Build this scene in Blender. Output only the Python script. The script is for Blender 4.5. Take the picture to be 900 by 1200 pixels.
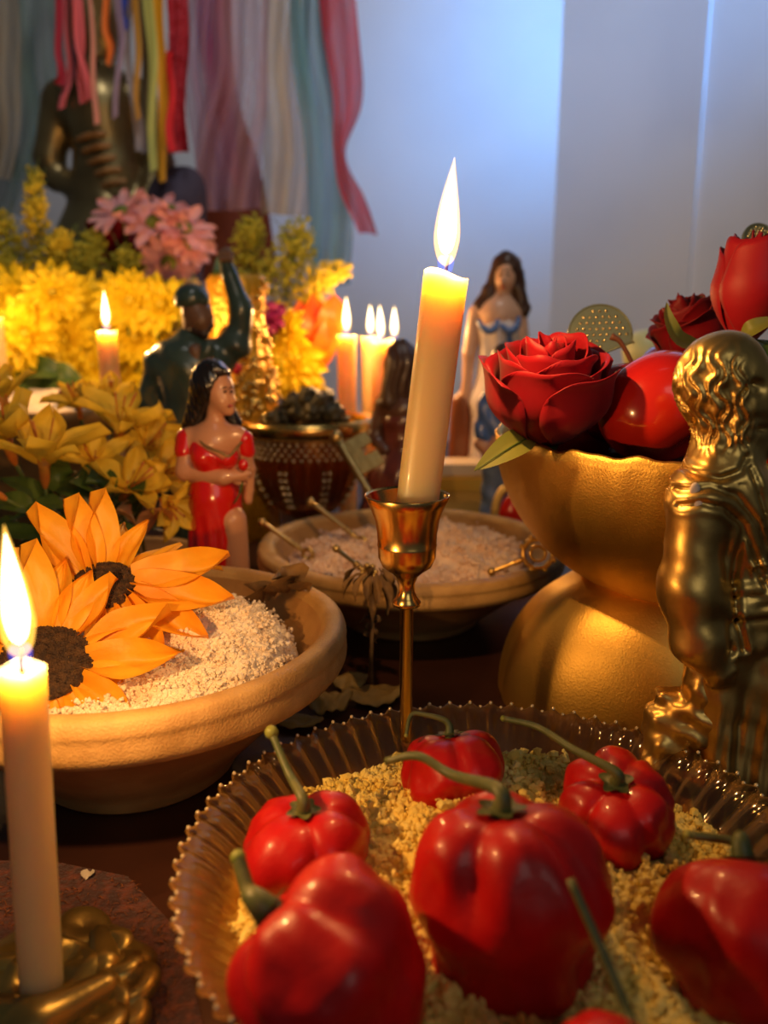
import bpy, math, random
import numpy as np
from mathutils import Vector, Matrix, Euler, noise as mnoise

for o in list(bpy.data.objects):
    bpy.data.objects.remove(o)
SC = bpy.context.scene
COL = SC.collection
random.seed(7)
rng = np.random.default_rng(7)
PI = math.pi
sin, cos = math.sin, math.cos

# ------------------------------------------------------------------ camera
CAM_H, PITCH, FPX = 0.239, math.radians(13.0), 1000.0
cam_data = bpy.data.cameras.new('camera')
cam = bpy.data.objects.new('camera', cam_data)
COL.objects.link(cam)
cam.location = (0, 0, CAM_H)
cam.rotation_euler = (PI / 2 - PITCH, 0, 0)
cam_data.sensor_fit = 'VERTICAL'
cam_data.sensor_height = 36.0
cam_data.lens = FPX / 1200.0 * 36.0
cam_data.clip_start = 0.01
cam_data.dof.use_dof = True
cam_data.dof.focus_distance = 0.41
cam_data.dof.aperture_fstop = 6.5
SC.camera = cam

# ------------------------------------------------------------------ world, room light, exposure
w = bpy.data.worlds.new('room_air')
SC.world = w
w.use_nodes = True
w.node_tree.nodes['Background'].inputs[0].default_value = (0.80, 0.84, 0.92, 1)
w.node_tree.nodes['Background'].inputs[1].default_value = 0.042
SC.view_settings.view_transform = 'Standard'
SC.view_settings.look = 'None'
SC.view_settings.exposure = 0.0
SC.view_settings.gamma = 1.0
SC.view_settings.use_curve_mapping = False
try:
    SC.cycles.use_denoising = True
    SC.cycles.transparent_max_bounces = 24
    SC.cycles.sample_clamp_indirect = 4.0
    SC.cycles.caustics_reflective = False
    SC.cycles.caustics_refractive = False
except Exception:
    pass


def area_light(name, loc, target, size, power, color, spread=PI):
    ld = bpy.data.lights.new(name, 'AREA')
    ld.shape = 'RECTANGLE'
    ld.size, ld.size_y = size
    ld.energy = power * 1.5
    ld.color = color
    ld.spread = spread
    o = bpy.data.objects.new(name, ld)
    COL.objects.link(o)
    o.location = loc
    o.rotation_euler = (Vector(target) - Vector(loc)).to_track_quat('-Z', 'Y').to_euler()
    return o


# daylight from a window high on the right, falling on the back wall; an unseen pale lamp added to brighten the walls
area_light('window_daylight', (1.30, 0.95, 1.30), (0.33, 1.96, 0.80), (0.15, 0.6), 1.25, (0.10, 0.42, 1.0), math.radians(26))
area_light('wall_fill_light', (0.2, 0.25, 2.1), (0.15, 2.0, 0.72), (0.5, 0.5), 3.1, (1.0, 0.95, 0.90), math.radians(84))
area_light('front_fill_light', (0.55, -1.25, 0.95), (0.1, 0.4, 0.12), (0.9, 1.0), 2.1, (1.0, 0.97, 0.84))  # unseen area light added behind the camera for highlights and fill

CANDLE_COL = (1.0, 0.51, 0.165)

# ------------------------------------------------------------------ pixel helpers (photo frame 900x1200)
FWD = Vector((0, cos(PITCH), -sin(PITCH)))
UPV = Vector((0, sin(PITCH), cos(PITCH)))
CAMV = Vector((0, 0, CAM_H))


def ray(px, py):
    return FWD + Vector((1, 0, 0)) * ((px - 450) / FPX) - UPV * ((py - 600) / FPX)


def P(px, py, d):
    return CAMV + ray(px, py) * d


def T(px, py, z):
    r = ray(px, py)
    return CAMV + r * ((z - CAM_H) / r.z)


def Yp(px, py, y):
    r = ray(px, py)
    return CAMV + r * (y / r.y)


def mapper(B):
    """local coordinates of the photo point (px,py) on the upright plane y = B.y + yo"""
    def L(px, py, yo=0.0):
        return Yp(px, py, B.y + yo) - B
    return L


# ------------------------------------------------------------------ materials
MATS = {}


def mat(name, col, rough=0.5, metal=0.0, col2=None, vscale=30.0, bump=0.0, bscale=60.0, sss=0.0, sssr=(0.01, 0.004, 0.002),
        sheen=0.0, coat=0.0, transl=0.0, alpha=1.0, spec=0.5, bdist=0.002, detail=4.0, lo=0.4, hi=0.62, wave=None, rvar=0.0):
    if name in MATS:
        return MATS[name]
    m = bpy.data.materials.new(name)
    m.use_nodes = True
    nt = m.node_tree
    b = nt.nodes['Principled BSDF']
    N = nt.nodes.new
    Lk = nt.links.new
    b.inputs['Base Color'].default_value = (*col, 1)
    b.inputs['Roughness'].default_value = rough
    b.inputs['Metallic'].default_value = metal
    b.inputs['Specular IOR Level'].default_value = spec
    b.inputs['Coat Weight'].default_value = coat
    b.inputs['Coat Roughness'].default_value = 0.08
    b.inputs['Sheen Weight'].default_value = sheen
    b.inputs['Alpha'].default_value = alpha
    if sss:
        b.inputs['Subsurface Weight'].default_value = sss
        b.inputs['Subsurface Radius'].default_value = sssr
        b.inputs['Subsurface Scale'].default_value = 1.0
    tc = N('ShaderNodeTexCoord')
    if col2 is not None:
        if wave:
            n1 = N('ShaderNodeTexWave')
            n1.inputs['Scale'].default_value = vscale
            n1.inputs['Distortion'].default_value = wave
            n1.inputs['Detail'].default_value = 2
            fac = n1.outputs['Fac']
        else:
            n1 = N('ShaderNodeTexNoise')
            n1.inputs['Scale'].default_value = vscale
            n1.inputs['Detail'].default_value = detail
            fac = n1.outputs['Fac']
        Lk(tc.outputs['Object'], n1.inputs['Vector'])
        rp = N('ShaderNodeValToRGB')
        rp.color_ramp.elements[0].position = lo
        rp.color_ramp.elements[1].position = hi
        rp.color_ramp.elements[0].color = (*col, 1)
        rp.color_ramp.elements[1].color = (*col2, 1)
        Lk(fac, rp.inputs['Fac'])
        Lk(rp.outputs['Color'], b.inputs['Base Color'])
    if rvar:
        n3 = N('ShaderNodeTexNoise')
        n3.inputs['Scale'].default_value = 25
        Lk(tc.outputs['Object'], n3.inputs['Vector'])
        mr = N('ShaderNodeMapRange')
        mr.inputs['To Min'].default_value = max(0.02, rough - rvar)
        mr.inputs['To Max'].default_value = rough + rvar
        Lk(n3.outputs['Fac'], mr.inputs['Value'])
        Lk(mr.outputs['Result'], b.inputs['Roughness'])
    if bump:
        n2 = N('ShaderNodeTexNoise')
        n2.inputs['Scale'].default_value = bscale
        n2.inputs['Detail'].default_value = 5
        Lk(tc.outputs['Object'], n2.inputs['Vector'])
        bp = N('ShaderNodeBump')
        bp.inputs['Strength'].default_value = bump
        bp.inputs['Distance'].default_value = bdist
        Lk(n2.outputs['Fac'], bp.inputs['Height'])
        Lk(bp.outputs['Normal'], b.inputs['Normal'])
    if transl:
        out = nt.nodes['Material Output']
        tr = N('ShaderNodeBsdfTranslucent')
        if col2 is not None:
            Lk(rp.outputs['Color'], tr.inputs['Color'])
        else:
            tr.inputs['Color'].default_value = (*col, 1)
        mx = N('ShaderNodeMixShader')
        mx.inputs[0].default_value = transl
        Lk(b.outputs[0], mx.inputs[1])
        Lk(tr.outputs[0], mx.inputs[2])
        Lk(mx.outputs[0], out.inputs['Surface'])
    MATS[name] = m
    return m


def sheer(name, col, op=0.6):
    """woven gauze: thread scatters and lets light through, gaps are open"""
    if name in MATS:
        return MATS[name]
    m = bpy.data.materials.new(name)
    m.use_nodes = True
    nt = m.node_tree
    N = nt.nodes.new
    Lk = nt.links.new
    nt.nodes.remove(nt.nodes['Principled BSDF'])
    out = nt.nodes['Material Output']
    df = N('ShaderNodeBsdfDiffuse')
    tl = N('ShaderNodeBsdfTranslucent')
    tp = N('ShaderNodeBsdfTransparent')
    df.inputs[0].default_value = (*col, 1)
    tl.inputs[0].default_value = (*col, 1)
    a = N('ShaderNodeMixShader')
    a.inputs[0].default_value = 0.4
    Lk(df.outputs[0], a.inputs[1])
    Lk(tl.outputs[0], a.inputs[2])
    tc = N('ShaderNodeTexCoord')
    n1 = N('ShaderNodeTexNoise')
    n1.inputs['Scale'].default_value = 14
    n1.inputs['Detail'].default_value = 3
    mp = N('ShaderNodeMapping')
    mp.inputs['Scale'].default_value = (2.2, 2.2, 0.35)
    Lk(tc.outputs['Object'], mp.inputs['Vector'])
    Lk(mp.outputs[0], n1.inputs['Vector'])
    mr = N('ShaderNodeMapRange')
    mr.inputs['From Min'].default_value = 0.3
    mr.inputs['From Max'].default_value = 0.7
    mr.inputs['To Min'].default_value = max(0, op - 0.22)
    mr.inputs['To Max'].default_value = min(1, op + 0.2)
    Lk(n1.outputs['Fac'], mr.inputs['Value'])
    b = N('ShaderNodeMixShader')
    Lk(mr.outputs[0], b.inputs[0])
    Lk(tp.outputs[0], b.inputs[1])
    Lk(a.outputs[0], b.inputs[2])
    Lk(b.outputs[0], out.inputs['Surface'])
    MATS[name] = m
    return m


def thin_glass(name, tint, rough=0.06, base=0.07, gain=0.9, haze=0.0, hcol=(1, 1, 1)):
    if name in MATS:
        return MATS[name]
    m = bpy.data.materials.new(name)
    m.use_nodes = True
    nt = m.node_tree
    N = nt.nodes.new
    Lk = nt.links.new
    nt.nodes.remove(nt.nodes['Principled BSDF'])
    out = nt.nodes['Material Output']
    tp = N('ShaderNodeBsdfTransparent')
    tp.inputs[0].default_value = (*tint, 1)
    gl = N('ShaderNodeBsdfGlossy')
    gl.inputs['Roughness'].default_value = rough
    gl.inputs['Color'].default_value = (1, 0.97, 0.92, 1)
    fr = N('ShaderNodeFresnel')
    fr.inputs[0].default_value = 1.5
    ma = N('ShaderNodeMath')
    ma.operation = 'MULTIPLY_ADD'
    ma.inputs[1].default_value = gain
    ma.inputs[2].default_value = base
    ma.use_clamp = True
    Lk(fr.outputs[0], ma.inputs[0])
    mx = N('ShaderNodeMixShader')
    Lk(ma.outputs[0], mx.inputs[0])
    Lk(tp.outputs[0], mx.inputs[1])
    Lk(gl.outputs[0], mx.inputs[2])
    if haze:
        tl = N('ShaderNodeBsdfTranslucent')
        tl.inputs[0].default_value = (*hcol, 1)
        m2 = N('ShaderNodeMixShader')
        m2.inputs[0].default_value = haze
        Lk(mx.outputs[0], m2.inputs[1])
        Lk(tl.outputs[0], m2.inputs[2])
        mx = m2
    Lk(mx.outputs[0], out.inputs['Surface'])
    MATS[name] = m
    return m


def flame_mat(name, col, strength):
    if name in MATS:
        return MATS[name]
    m = bpy.data.materials.new(name)
    m.use_nodes = True
    nt = m.node_tree
    N = nt.nodes.new
    nt.nodes.remove(nt.nodes['Principled BSDF'])
    out = nt.nodes['Material Output']
    tp = N('ShaderNodeBsdfTransparent')
    em = N('ShaderNodeEmission')
    em.inputs[0].default_value = (*col, 1)
    em.inputs[1].default_value = strength
    ad = N('ShaderNodeAddShader')
    nt.links.new(tp.outputs[0], ad.inputs[0])
    nt.links.new(em.outputs[0], ad.inputs[1])
    nt.links.new(ad.outputs[0], out.inputs['Surface'])
    MATS[name] = m
    return m


# ------------------------------------------------------------------ mesh helpers
def mk(name, V, F, material, parent=None, smooth=True, M=None, loc=None):
    me = bpy.data.meshes.new(name)
    if M is not None:
        V = [M @ Vector(v) for v in V]
    if isinstance(V, np.ndarray):
        V = V.tolist()
    if isinstance(F, np.ndarray):
        F = F.tolist()
    me.from_pydata(V, [], F)
    me.update()
    if smooth:
        me.polygons.foreach_set('use_smooth', [True] * len(me.polygons))
    if material:
        me.materials.append(material)
    o = bpy.data.objects.new(name, me)
    COL.objects.link(o)
    if parent:
        o.parent = parent
    if loc is not None:
        o.location = loc
    return o


def share(name, me, parent, M):
    """another piece that shares a mesh"""
    o = bpy.data.objects.new(name, me)
    COL.objects.link(o)
    o.parent = parent
    o.matrix_local = M
    return o


def thing(name, label, cat, loc=(0, 0, 0), group=None):
    o = bpy.data.objects.new(name, None)
    COL.objects.link(o)
    o.empty_display_size = 0.02
    o.location = loc
    tag(o, label, cat, group)
    return o


def tag(o, label, cat, group=None):
    o['label'] = label
    o['category'] = cat
    if group:
        o['group'] = group
    return o


def structure(o):
    o['kind'] = 'structure'
    return o


def stuff(o):
    o['kind'] = 'stuff'
    return o


def cr(pts, n):
    """Catmull-Rom resample of a point list (any dimension)"""
    A = np.array(pts, float)
    if len(A) == 2:
        return [A[0] + (A[1] - A[0]) * t for t in np.linspace(0, 1, n)]
    E = np.vstack([2 * A[0] - A[1], A, 2 * A[-1] - A[-2]])
    m = len(A) - 1
    out = []
    for t in np.linspace(0, m, n):
        i = min(int(t), m - 1)
        f = t - i
        p0, p1, p2, p3 = E[i], E[i + 1], E[i + 2], E[i + 3]
        out.append(0.5 * (2 * p1 + (p2 - p0) * f + (2 * p0 - 5 * p1 + 4 * p2 - p3) * f * f + (3 * p1 - p0 - 3 * p2 + p3) * f ** 3))
    return out


def grid(fn, nu, nv, wrap=False):
    """fn(u,v) u,v in 0..1 -> verts, faces"""
    V, F = [], []
    for i in range(nu):
        u = i / nu if wrap else i / (nu - 1)
        for j in range(nv):
            V.append(tuple(fn(u, j / (nv - 1))))
    for i in range(nu if wrap else nu - 1):
        k = (i + 1) % nu
        for j in range(nv - 1):
            F.append((i * nv + j, k * nv + j, k * nv + j + 1, i * nv + j + 1))
    return V, F


def lathe(prof, seg=64, mod=None):
    V, F = [], []
    n = len(prof)
    for i in range(seg):
        a = 2 * PI * i / seg
        for j, (r, z) in enumerate(prof):
            if mod:
                r, z = mod(a, j, r, z)
            V.append((r * cos(a), r * sin(a), z))
    for i in range(seg):
        k = (i + 1) % seg
        for j in range(n - 1):
            F.append((i * n + j, k * n + j, k * n + j + 1, i * n + j + 1))
    return V, F


def tube(pts, rads, seg=8, n=None):
    if n:
        q = cr([list(p) + [r] for p, r in zip(pts, rads)], n)
        pts = [Vector(x[:3]) for x in q]
        rads = [max(1e-5, float(x[3])) for x in q]
    pts = [Vector(p) for p in pts]
    V, F = [], []
    up = None
    for i, p in enumerate(pts):
        t = (pts[min(i + 1, len(pts) - 1)] - pts[max(i - 1, 0)]).normalized()
        if up is None:
            up = t.orthogonal().normalized()
        up = (up - t * up.dot(t)).normalized()
        sd = t.cross(up)
        for k in range(seg):
            a = 2 * PI * k / seg
            V.append(tuple(p + (up * cos(a) + sd * sin(a)) * rads[i]))
    m = len(pts)
    for i in range(m - 1):
        for k in range(seg):
            l = (k + 1) % seg
            F.append((i * seg + k, i * seg + l, (i + 1) * seg + l, (i + 1) * seg + k))
    F.append(tuple(range(seg))[::-1])
    F.append(tuple((m - 1) * seg + k for k in range(seg)))
    return V, F


def join(*vf):
    V, F = [], []
    for v, f in vf:
        b = len(V)
        V += list(v)
        F += [tuple(i + b for i in q) for q in f]
    return V, F


def box(c, h):
    x, y, z = c
    a, b, d = h
    V = [(x + i * a, y + j * b, z + k * d) for i in (-1, 1) for j in (-1, 1) for k in (-1, 1)]
    return V, [(0, 1, 3, 2), (4, 6, 7, 5), (0, 4, 5, 1), (2, 3, 7, 6), (0, 2, 6, 4), (1, 5, 7, 3)]


def ball(c, r, nu=12, nv=8):
    if not hasattr(r, '__len__'):
        r = (r, r, r)
    V, F = grid(lambda u, v: (c[0] + r[0] * cos(2 * PI * u) * sin(PI * v), c[1] + r[1] * sin(2 * PI * u) * sin(PI * v), c[2] - r[2] * cos(PI * v)), nu, nv, True)
    return V, F


def frame(zaxis, xhint=(1, 0, 0), loc=(0, 0, 0), s=1.0):
    z = Vector(zaxis).normalized()
    x = Vector(xhint)
    x = (x - z * x.dot(z))
    if x.length < 1e-5:
        x = z.orthogonal()
    x.normalize()
    y = z.cross(x)
    M = Matrix(((x.x, y.x, z.x, 0), (x.y, y.y, z.y, 0), (x.z, y.z, z.z, 0), (0, 0, 0, 1)))
    return Matrix.Translation(Vector(loc)) @ M @ Matrix.Scale(s, 4)


def rand_dir(spread=1.0):
    v = Vector((random.gauss(0, 1), random.gauss(0, 1), random.gauss(0, 1)))
    return v.normalized() * spread


# icosahedron for crumbs
_ph = (1 + 5 ** .5) / 2
ICO_V = np.array([(-1, _ph, 0), (1, _ph, 0), (-1, -_ph, 0), (1, -_ph, 0), (0, -1, _ph), (0, 1, _ph), (0, -1, -_ph), (0, 1, -_ph), (_ph, 0, -1), (_ph, 0, 1), (-_ph, 0, -1), (-_ph, 0, 1)]) / 1.902
ICO_F = np.array([(0, 11, 5), (0, 5, 1), (0, 1, 7), (0, 7, 10), (0, 10, 11), (1, 5, 9), (5, 11, 4), (11, 10, 2), (10, 7, 6), (7, 1, 8), (3, 9, 4), (3, 4, 2), (3, 2, 6), (3, 6, 8), (3, 8, 9), (4, 9, 5), (2, 4, 11), (6, 2, 10), (8, 6, 7), (9, 8, 1)])


def crumbs(C, R, jitter=0.35):
    """C (n,3) centres, R (n,) radii -> one mesh of irregular grains"""
    n = len(C)
    V = ICO_V[None] * (1 + rng.uniform(-jitter, jitter, (n, 12, 1)))
    V = V * R[:, None, None] * rng.uniform(.75, 1.25, (n, 1, 3)) + C[:, None, :]
    F = ICO_F[None] + (np.arange(n) * 12)[:, None, None]
    return V.reshape(-1, 3), F.reshape(-1, 3)


# ------------------------------------------------------------------ signed-distance sculpting
def cap(a, b, ra, rb, k=0.004, flat=None):
    return ('c', np.array(a, float), np.array(b, float), ra, rb, k, flat)


def ell(c, r, k=0.004, cut=False):
    if not hasattr(r, '__len__'):
        r = (r, r, r)
    return ('x' if cut else 'e', np.array(c, float), np.array(r, float), None, None, k, None)


def sculpt(prims, h, detail=None, pad=0.006, clip=None):
    lo, hi = np.full(3, 1e9), np.full(3, -1e9)
    for p in prims:
        if p[0] == 'x':
            continue
        if p[0] == 'c':
            r = max(p[3], p[4])
            for q in (p[1], p[2]):
                lo = np.minimum(lo, q - r)
                hi = np.maximum(hi, q + r)
        else:
            lo = np.minimum(lo, p[1] - p[2])
            hi = np.maximum(hi, p[1] + p[2])
    lo -= pad
    hi += pad
    n = np.ceil((hi - lo) / h).astype(int) + 1
    ax = [lo[i] + h * np.arange(n[i]) for i in range(3)]
    X, Y, Z = np.meshgrid(*ax, indexing='ij')
    X, Y, Z = X.astype(np.float32), Y.astype(np.float32), Z.astype(np.float32)
    f = np.full(X.shape, 1.0, np.float32)
    for p in prims:
        k = p[5]
        if p[0] == 'c':
            a, b, ra, rb = p[1], p[2], p[3], p[4]
            fl = p[6]
            d = b - a
            L2 = max(float(d @ d), 1e-12)
            t = np.clip(((X - a[0]) * d[0] + (Y - a[1]) * d[1] + (Z - a[2]) * d[2]) / L2, 0, 1)
            dx, dy, dz = X - a[0] - t * d[0], Y - a[1] - t * d[1], Z - a[2] - t * d[2]
            if fl:
                dx, dy, dz = dx / fl[0], dy / fl[1], dz / fl[2]
            g = np.sqrt(dx * dx + dy * dy + dz * dz) - (ra + (rb - ra) * t)
        else:
            c, r = p[1], p[2]
            ex, ey, ez = (X - c[0]) / r[0], (Y - c[1]) / r[1], (Z - c[2]) / r[2]
            k0 = np.sqrt(ex * ex + ey * ey + ez * ez)
            k1 = np.sqrt((ex / r[0]) ** 2 + (ey / r[1]) ** 2 + (ez / r[2]) ** 2)
            g = k0 * (k0 - 1) / np.maximum(k1, 1e-9)
        if p[0] == 'x':
            hh = np.clip(k - np.abs(f + g), 0, None) / k
            f = np.maximum(f, -g) + hh * hh * k * 0.25
        else:
            hh = np.clip(k - np.abs(f - g), 0, None) / k
            f = np.minimum(f, g) - hh * hh * k * 0.25
    if detail is not None:
        f = f + detail(X, Y, Z)
    if clip is not None:
        f = np.maximum(f, clip(X, Y, Z))
    f[0], f[-1] = 1, 1
    f[:, 0], f[:, -1] = 1, 1
    f[:, :, 0], f[:, :, -1] = 1, 1
    return nets(f, lo, h)


OFFS = np.array([(0, 0, 0), (1, 0, 0), (0, 1, 0), (1, 1, 0), (0, 0, 1), (1, 0, 1), (0, 1, 1), (1, 1, 1)])
EDG = [(0, 1), (2, 3), (4, 5), (6, 7), (0, 2), (1, 3), (4, 6), (5, 7), (0, 4), (1, 5), (2, 6), (3, 7)]


def nets(f, lo, h):
    s = f < 0
    c = np.zeros(tuple(np.array(f.shape) - 1), np.int8)
    nx, ny, nz = c.shape
    for o in OFFS:
        c += s[o[0]:o[0] + nx, o[1]:o[1] + ny, o[2]:o[2] + nz]
    idx = np.argwhere((c > 0) & (c < 8))
    vals = np.stack([f[idx[:, 0] + o[0], idx[:, 1] + o[1], idx[:, 2] + o[2]] for o in OFFS], 1)
    acc = np.zeros((len(idx), 3))
    cnt = np.zeros(len(idx))
    for a, b in EDG:
        va, vb = vals[:, a], vals[:, b]
        m = (va < 0) != (vb < 0)
        t = np.where(m, va / np.where(m, va - vb, 1), 0)
        acc += np.where(m[:, None], OFFS[a] + t[:, None] * (OFFS[b] - OFFS[a]), 0)
        cnt += m
    V = (idx + acc / cnt[:, None]) * h + lo
    vid = np.full(c.shape, -1)
    vid[idx[:, 0], idx[:, 1], idx[:, 2]] = np.arange(len(idx))
    F = []
    for ax in range(3):
        e = np.eye(3, dtype=int)[ax]
        u, v = [np.eye(3, dtype=int)[q] for q in ((ax + 1) % 3, (ax + 2) % 3)]
        n = np.array(f.shape) - e
        s0 = s[:n[0], :n[1], :n[2]]
        s1 = s[e[0]:e[0] + n[0], e[1]:e[1] + n[1], e[2]:e[2] + n[2]]
        q = np.argwhere(s0 != s1)
        ok = np.ones(len(q), bool)
        for i in range(3):
            ok &= (q[:, i] < c.shape[i]) & (q[:, i] - u[i] - v[i] >= 0)
        q = q[ok]
        g = lambda d: vid[q[:, 0] - d[0], q[:, 1] - d[1], q[:, 2] - d[2]]
        Q = np.stack([g(u + v), g(v), g(0 * u), g(u)], 1)
        flip = ~s0[q[:, 0], q[:, 1], q[:, 2]]
        Q[flip] = Q[flip][:, ::-1]
        F.append(Q)
    F = np.vstack(F)
    F = F[(F >= 0).all(1)]
    return V, F


# ================================================================== MATERIAL LIBRARY
m_wall = mat('painted_wall', (0.66, 0.67, 0.73), 0.85, col2=(0.60, 0.61, 0.68), vscale=3, bump=0.05, bscale=120)
m_wood = mat('dark_wood', (0.030, 0.011, 0.007), 0.42, col2=(0.055, 0.018, 0.010), vscale=9, bump=0.15, bscale=50)
m_cloth = mat('rust_cloth', (0.045, 0.010, 0.006), 0.8, col2=(0.15, 0.030, 0.009), vscale=260, bump=0.6, bscale=500, sheen=0.3, lo=0.45, hi=0.75)
m_wax = mat('candle_wax', (0.97, 0.50, 0.24), 0.42, sss=1.0, sssr=(0.055, 0.036, 0.017), coat=0.1, bump=0.05, bscale=40)
m_wick = mat('burnt_wick', (0.02, 0.015, 0.012), 0.9)
m_brass = mat('brushed_brass', (0.72, 0.45, 0.13), 0.23, 1.0, rvar=0.06, bump=0.02, bscale=300)
m_gold = mat('gold_paint', (0.86, 0.54, 0.12), 0.46, 1.0, bump=0.55, bscale=900, bdist=0.0004, col2=(0.66, 0.40, 0.08), vscale=14, rvar=0.05)
m_statue = mat('gold_statue', (0.70, 0.47, 0.15), 0.38, 1.0, col2=(0.48, 0.29, 0.08), vscale=45, rvar=0.08, bump=0.12, bscale=160, bdist=0.001)
m_clay = mat('clay', (0.40, 0.20, 0.055), 0.7, col2=(0.50, 0.27, 0.085), vscale=35, bump=0.3, bscale=500, bdist=0.0010)
m_clayrim = mat('clay_rim', (0.46, 0.255, 0.075), 0.55, col2=(0.58, 0.34, 0.11), vscale=60, bump=0.5, bscale=900, bdist=0.0010)
m_far_w = mat('pale_meal', (0.90, 0.80, 0.64), 0.9, col2=(0.86, 0.70, 0.50), vscale=80)
m_far_p = mat('pink_meal', (0.88, 0.70, 0.56), 0.9, col2=(0.84, 0.60, 0.44), vscale=60)
m_far_y = mat('yellow_meal', (0.92, 0.76, 0.24), 0.85, col2=(0.84, 0.62, 0.12), vscale=60)
m_pepper = mat('pepper_skin', (0.46, 0.004, 0.004), 0.42, coat=0.18, spec=0.35, col2=(0.36, 0.003, 0.004), vscale=40, bump=0.4, bscale=110, bdist=0.0015, sss=0.06)
m_stem = mat('pepper_stem', (0.060, 0.080, 0.022), 0.5, col2=(0.12, 0.12, 0.035), vscale=120, bump=0.2)
m_plate = thin_glass('cut_glass', (0.97, 0.86, 0.66), 0.08, 0.04, 0.5, 0.30, (1.0, 0.70, 0.30))  # amber tint and haze put the yellow meal's reflection into the glass colour
m_bead = mat('glass_bead', (0.92, 0.76, 0.45), 0.08, 0.55)
m_petal = mat('sunflower_petal', (0.92, 0.40, 0.015), 0.5, col2=(0.98, 0.52, 0.03), vscale=45, transl=0.3, bump=0.25, bscale=150)
m_sundisc = mat('sunflower_disc', (0.030, 0.014, 0.007), 0.8, col2=(0.075, 0.035, 0.012), vscale=300, bump=0.6, bscale=500)
m_yel = mat('yellow_petal', (0.95, 0.76, 0.015), 0.55, col2=(1.0, 0.86, 0.05), vscale=30, transl=0.35)
m_yel2 = mat('lily_petal', (0.93, 0.62, 0.03), 0.5, col2=(0.98, 0.76, 0.10), vscale=55, transl=0.35, wave=3.0)
m_lilybase = mat('lily_throat', (0.72, 0.20, 0.035), 0.5, col2=(0.80, 0.38, 0.05), vscale=70, transl=0.3)
m_pink = mat('pink_petal', (0.95, 0.55, 0.52), 0.55, col2=(0.90, 0.42, 0.50), vscale=20, transl=0.3)
m_flowergreen = mat('green_centre', (0.16, 0.20, 0.02), 0.7, bump=0.5, bscale=300)
m_leaf = mat('green_leaf', (0.055, 0.11, 0.018), 0.45, col2=(0.10, 0.17, 0.03), vscale=40, transl=0.2)
m_leafpale = mat('pale_leaf', (0.24, 0.28, 0.05), 0.45, col2=(0.34, 0.34, 0.07), vscale=40, transl=0.3)
m_stalk = mat('green_stalk', (0.10, 0.15, 0.03), 0.6)
m_fill = mat('goldenrod', (0.82, 0.68, 0.05), 0.7, transl=0.25)
m_fillgreen = mat('feather_green', (0.48, 0.48, 0.05), 0.7, transl=0.25)
m_rose = mat('rose_petal', (0.42, 0.0015, 0.012), 0.55, col2=(0.33, 0.001, 0.010), vscale=25, sheen=0.08, transl=0.15, bump=0.1, bscale=90)
m_rose_d = mat('dark_rose_petal', (0.28, 0.002, 0.010), 0.55, col2=(0.22, 0.002, 0.008), vscale=25, sheen=0.05, transl=0.12)
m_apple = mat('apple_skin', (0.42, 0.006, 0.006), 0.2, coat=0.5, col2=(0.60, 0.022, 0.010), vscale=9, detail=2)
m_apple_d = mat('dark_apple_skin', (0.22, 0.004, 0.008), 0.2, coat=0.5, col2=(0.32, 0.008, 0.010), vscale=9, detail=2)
m_twig = mat('twig', (0.17, 0.06, 0.03), 0.6)
m_key = mat('old_gold_key', (0.62, 0.46, 0.18), 0.36, 1.0, bump=0.2, bscale=200)
m_keyb = mat('bright_gold_key', (0.86, 0.58, 0.16), 0.28, 1.0, bump=0.2, bscale=200)
m_disc = mat('olive_metal', (0.22, 0.25, 0.16), 0.42, 0.5, bump=0.1)
m_dot = mat('raised_gold_dot', (0.85, 0.74, 0.36), 0.25, 1.0)
m_dry = mat('dried_petal', (0.22, 0.12, 0.035), 0.7, col2=(0.11, 0.06, 0.022), vscale=60, bump=0.6, bscale=150, transl=0.1)
m_olive = mat('olive_brass', (0.42, 0.30, 0.075), 0.34, 0.75, col2=(0.30, 0.21, 0.06), vscale=40, bump=0.2, bscale=90)
m_skin = mat('painted_skin', (0.58, 0.28, 0.155), 0.35, coat=0.25)
m_skinpale = mat('pale_painted_skin', (0.72, 0.43, 0.28), 0.4, coat=0.2)
m_red = mat('red_lacquer', (0.62, 0.010, 0.008), 0.20, coat=0.6, bump=0.08, bscale=60)
m_blackhair = mat('black_lacquer', (0.010, 0.008, 0.008), 0.22, coat=0.4, bump=0.2, bscale=90)
m_brownhair = mat('brown_painted_hair', (0.060, 0.025, 0.012), 0.4, coat=0.2, bump=0.3, bscale=120)
m_ink = mat('dark_paint', (0.025, 0.010, 0.008), 0.5)
m_lip = mat('lip_paint', (0.45, 0.05, 0.04), 0.4)
m_green = mat('green_bronze', (0.032, 0.060, 0.048), 0.30, coat=0.35, col2=(0.050, 0.082, 0.062), vscale=25, spec=0.6, bump=0.15, bscale=70)
m_manskin = mat('brown_painted_skin', (0.17, 0.085, 0.045), 0.4, coat=0.2)
m_brown = mat('dark_red_lacquer', (0.10, 0.020, 0.014), 0.28, coat=0.4, col2=(0.16, 0.035, 0.02), vscale=30)
m_brownskin = mat('dark_brown_paint', (0.11, 0.045, 0.024), 0.3, coat=0.4)
m_blue = mat('blue_paint', (0.075, 0.16, 0.42), 0.35, coat=0.2)
m_jean = mat('jean_blue', (0.10, 0.17, 0.36), 0.5, col2=(0.16, 0.25, 0.46), vscale=60)
m_white = mat('pearl_white', (0.80, 0.72, 0.70), 0.35, coat=0.2)
m_bronze = mat('bronze', (0.33, 0.26, 0.12), 0.36, 0.85, col2=(0.22, 0.16, 0.07), vscale=8, bump=0.15, bscale=40)
m_tanwrap = mat('tan_wrap', (0.45, 0.24, 0.08), 0.5, col2=(0.30, 0.15, 0.05), vscale=20)
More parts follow.
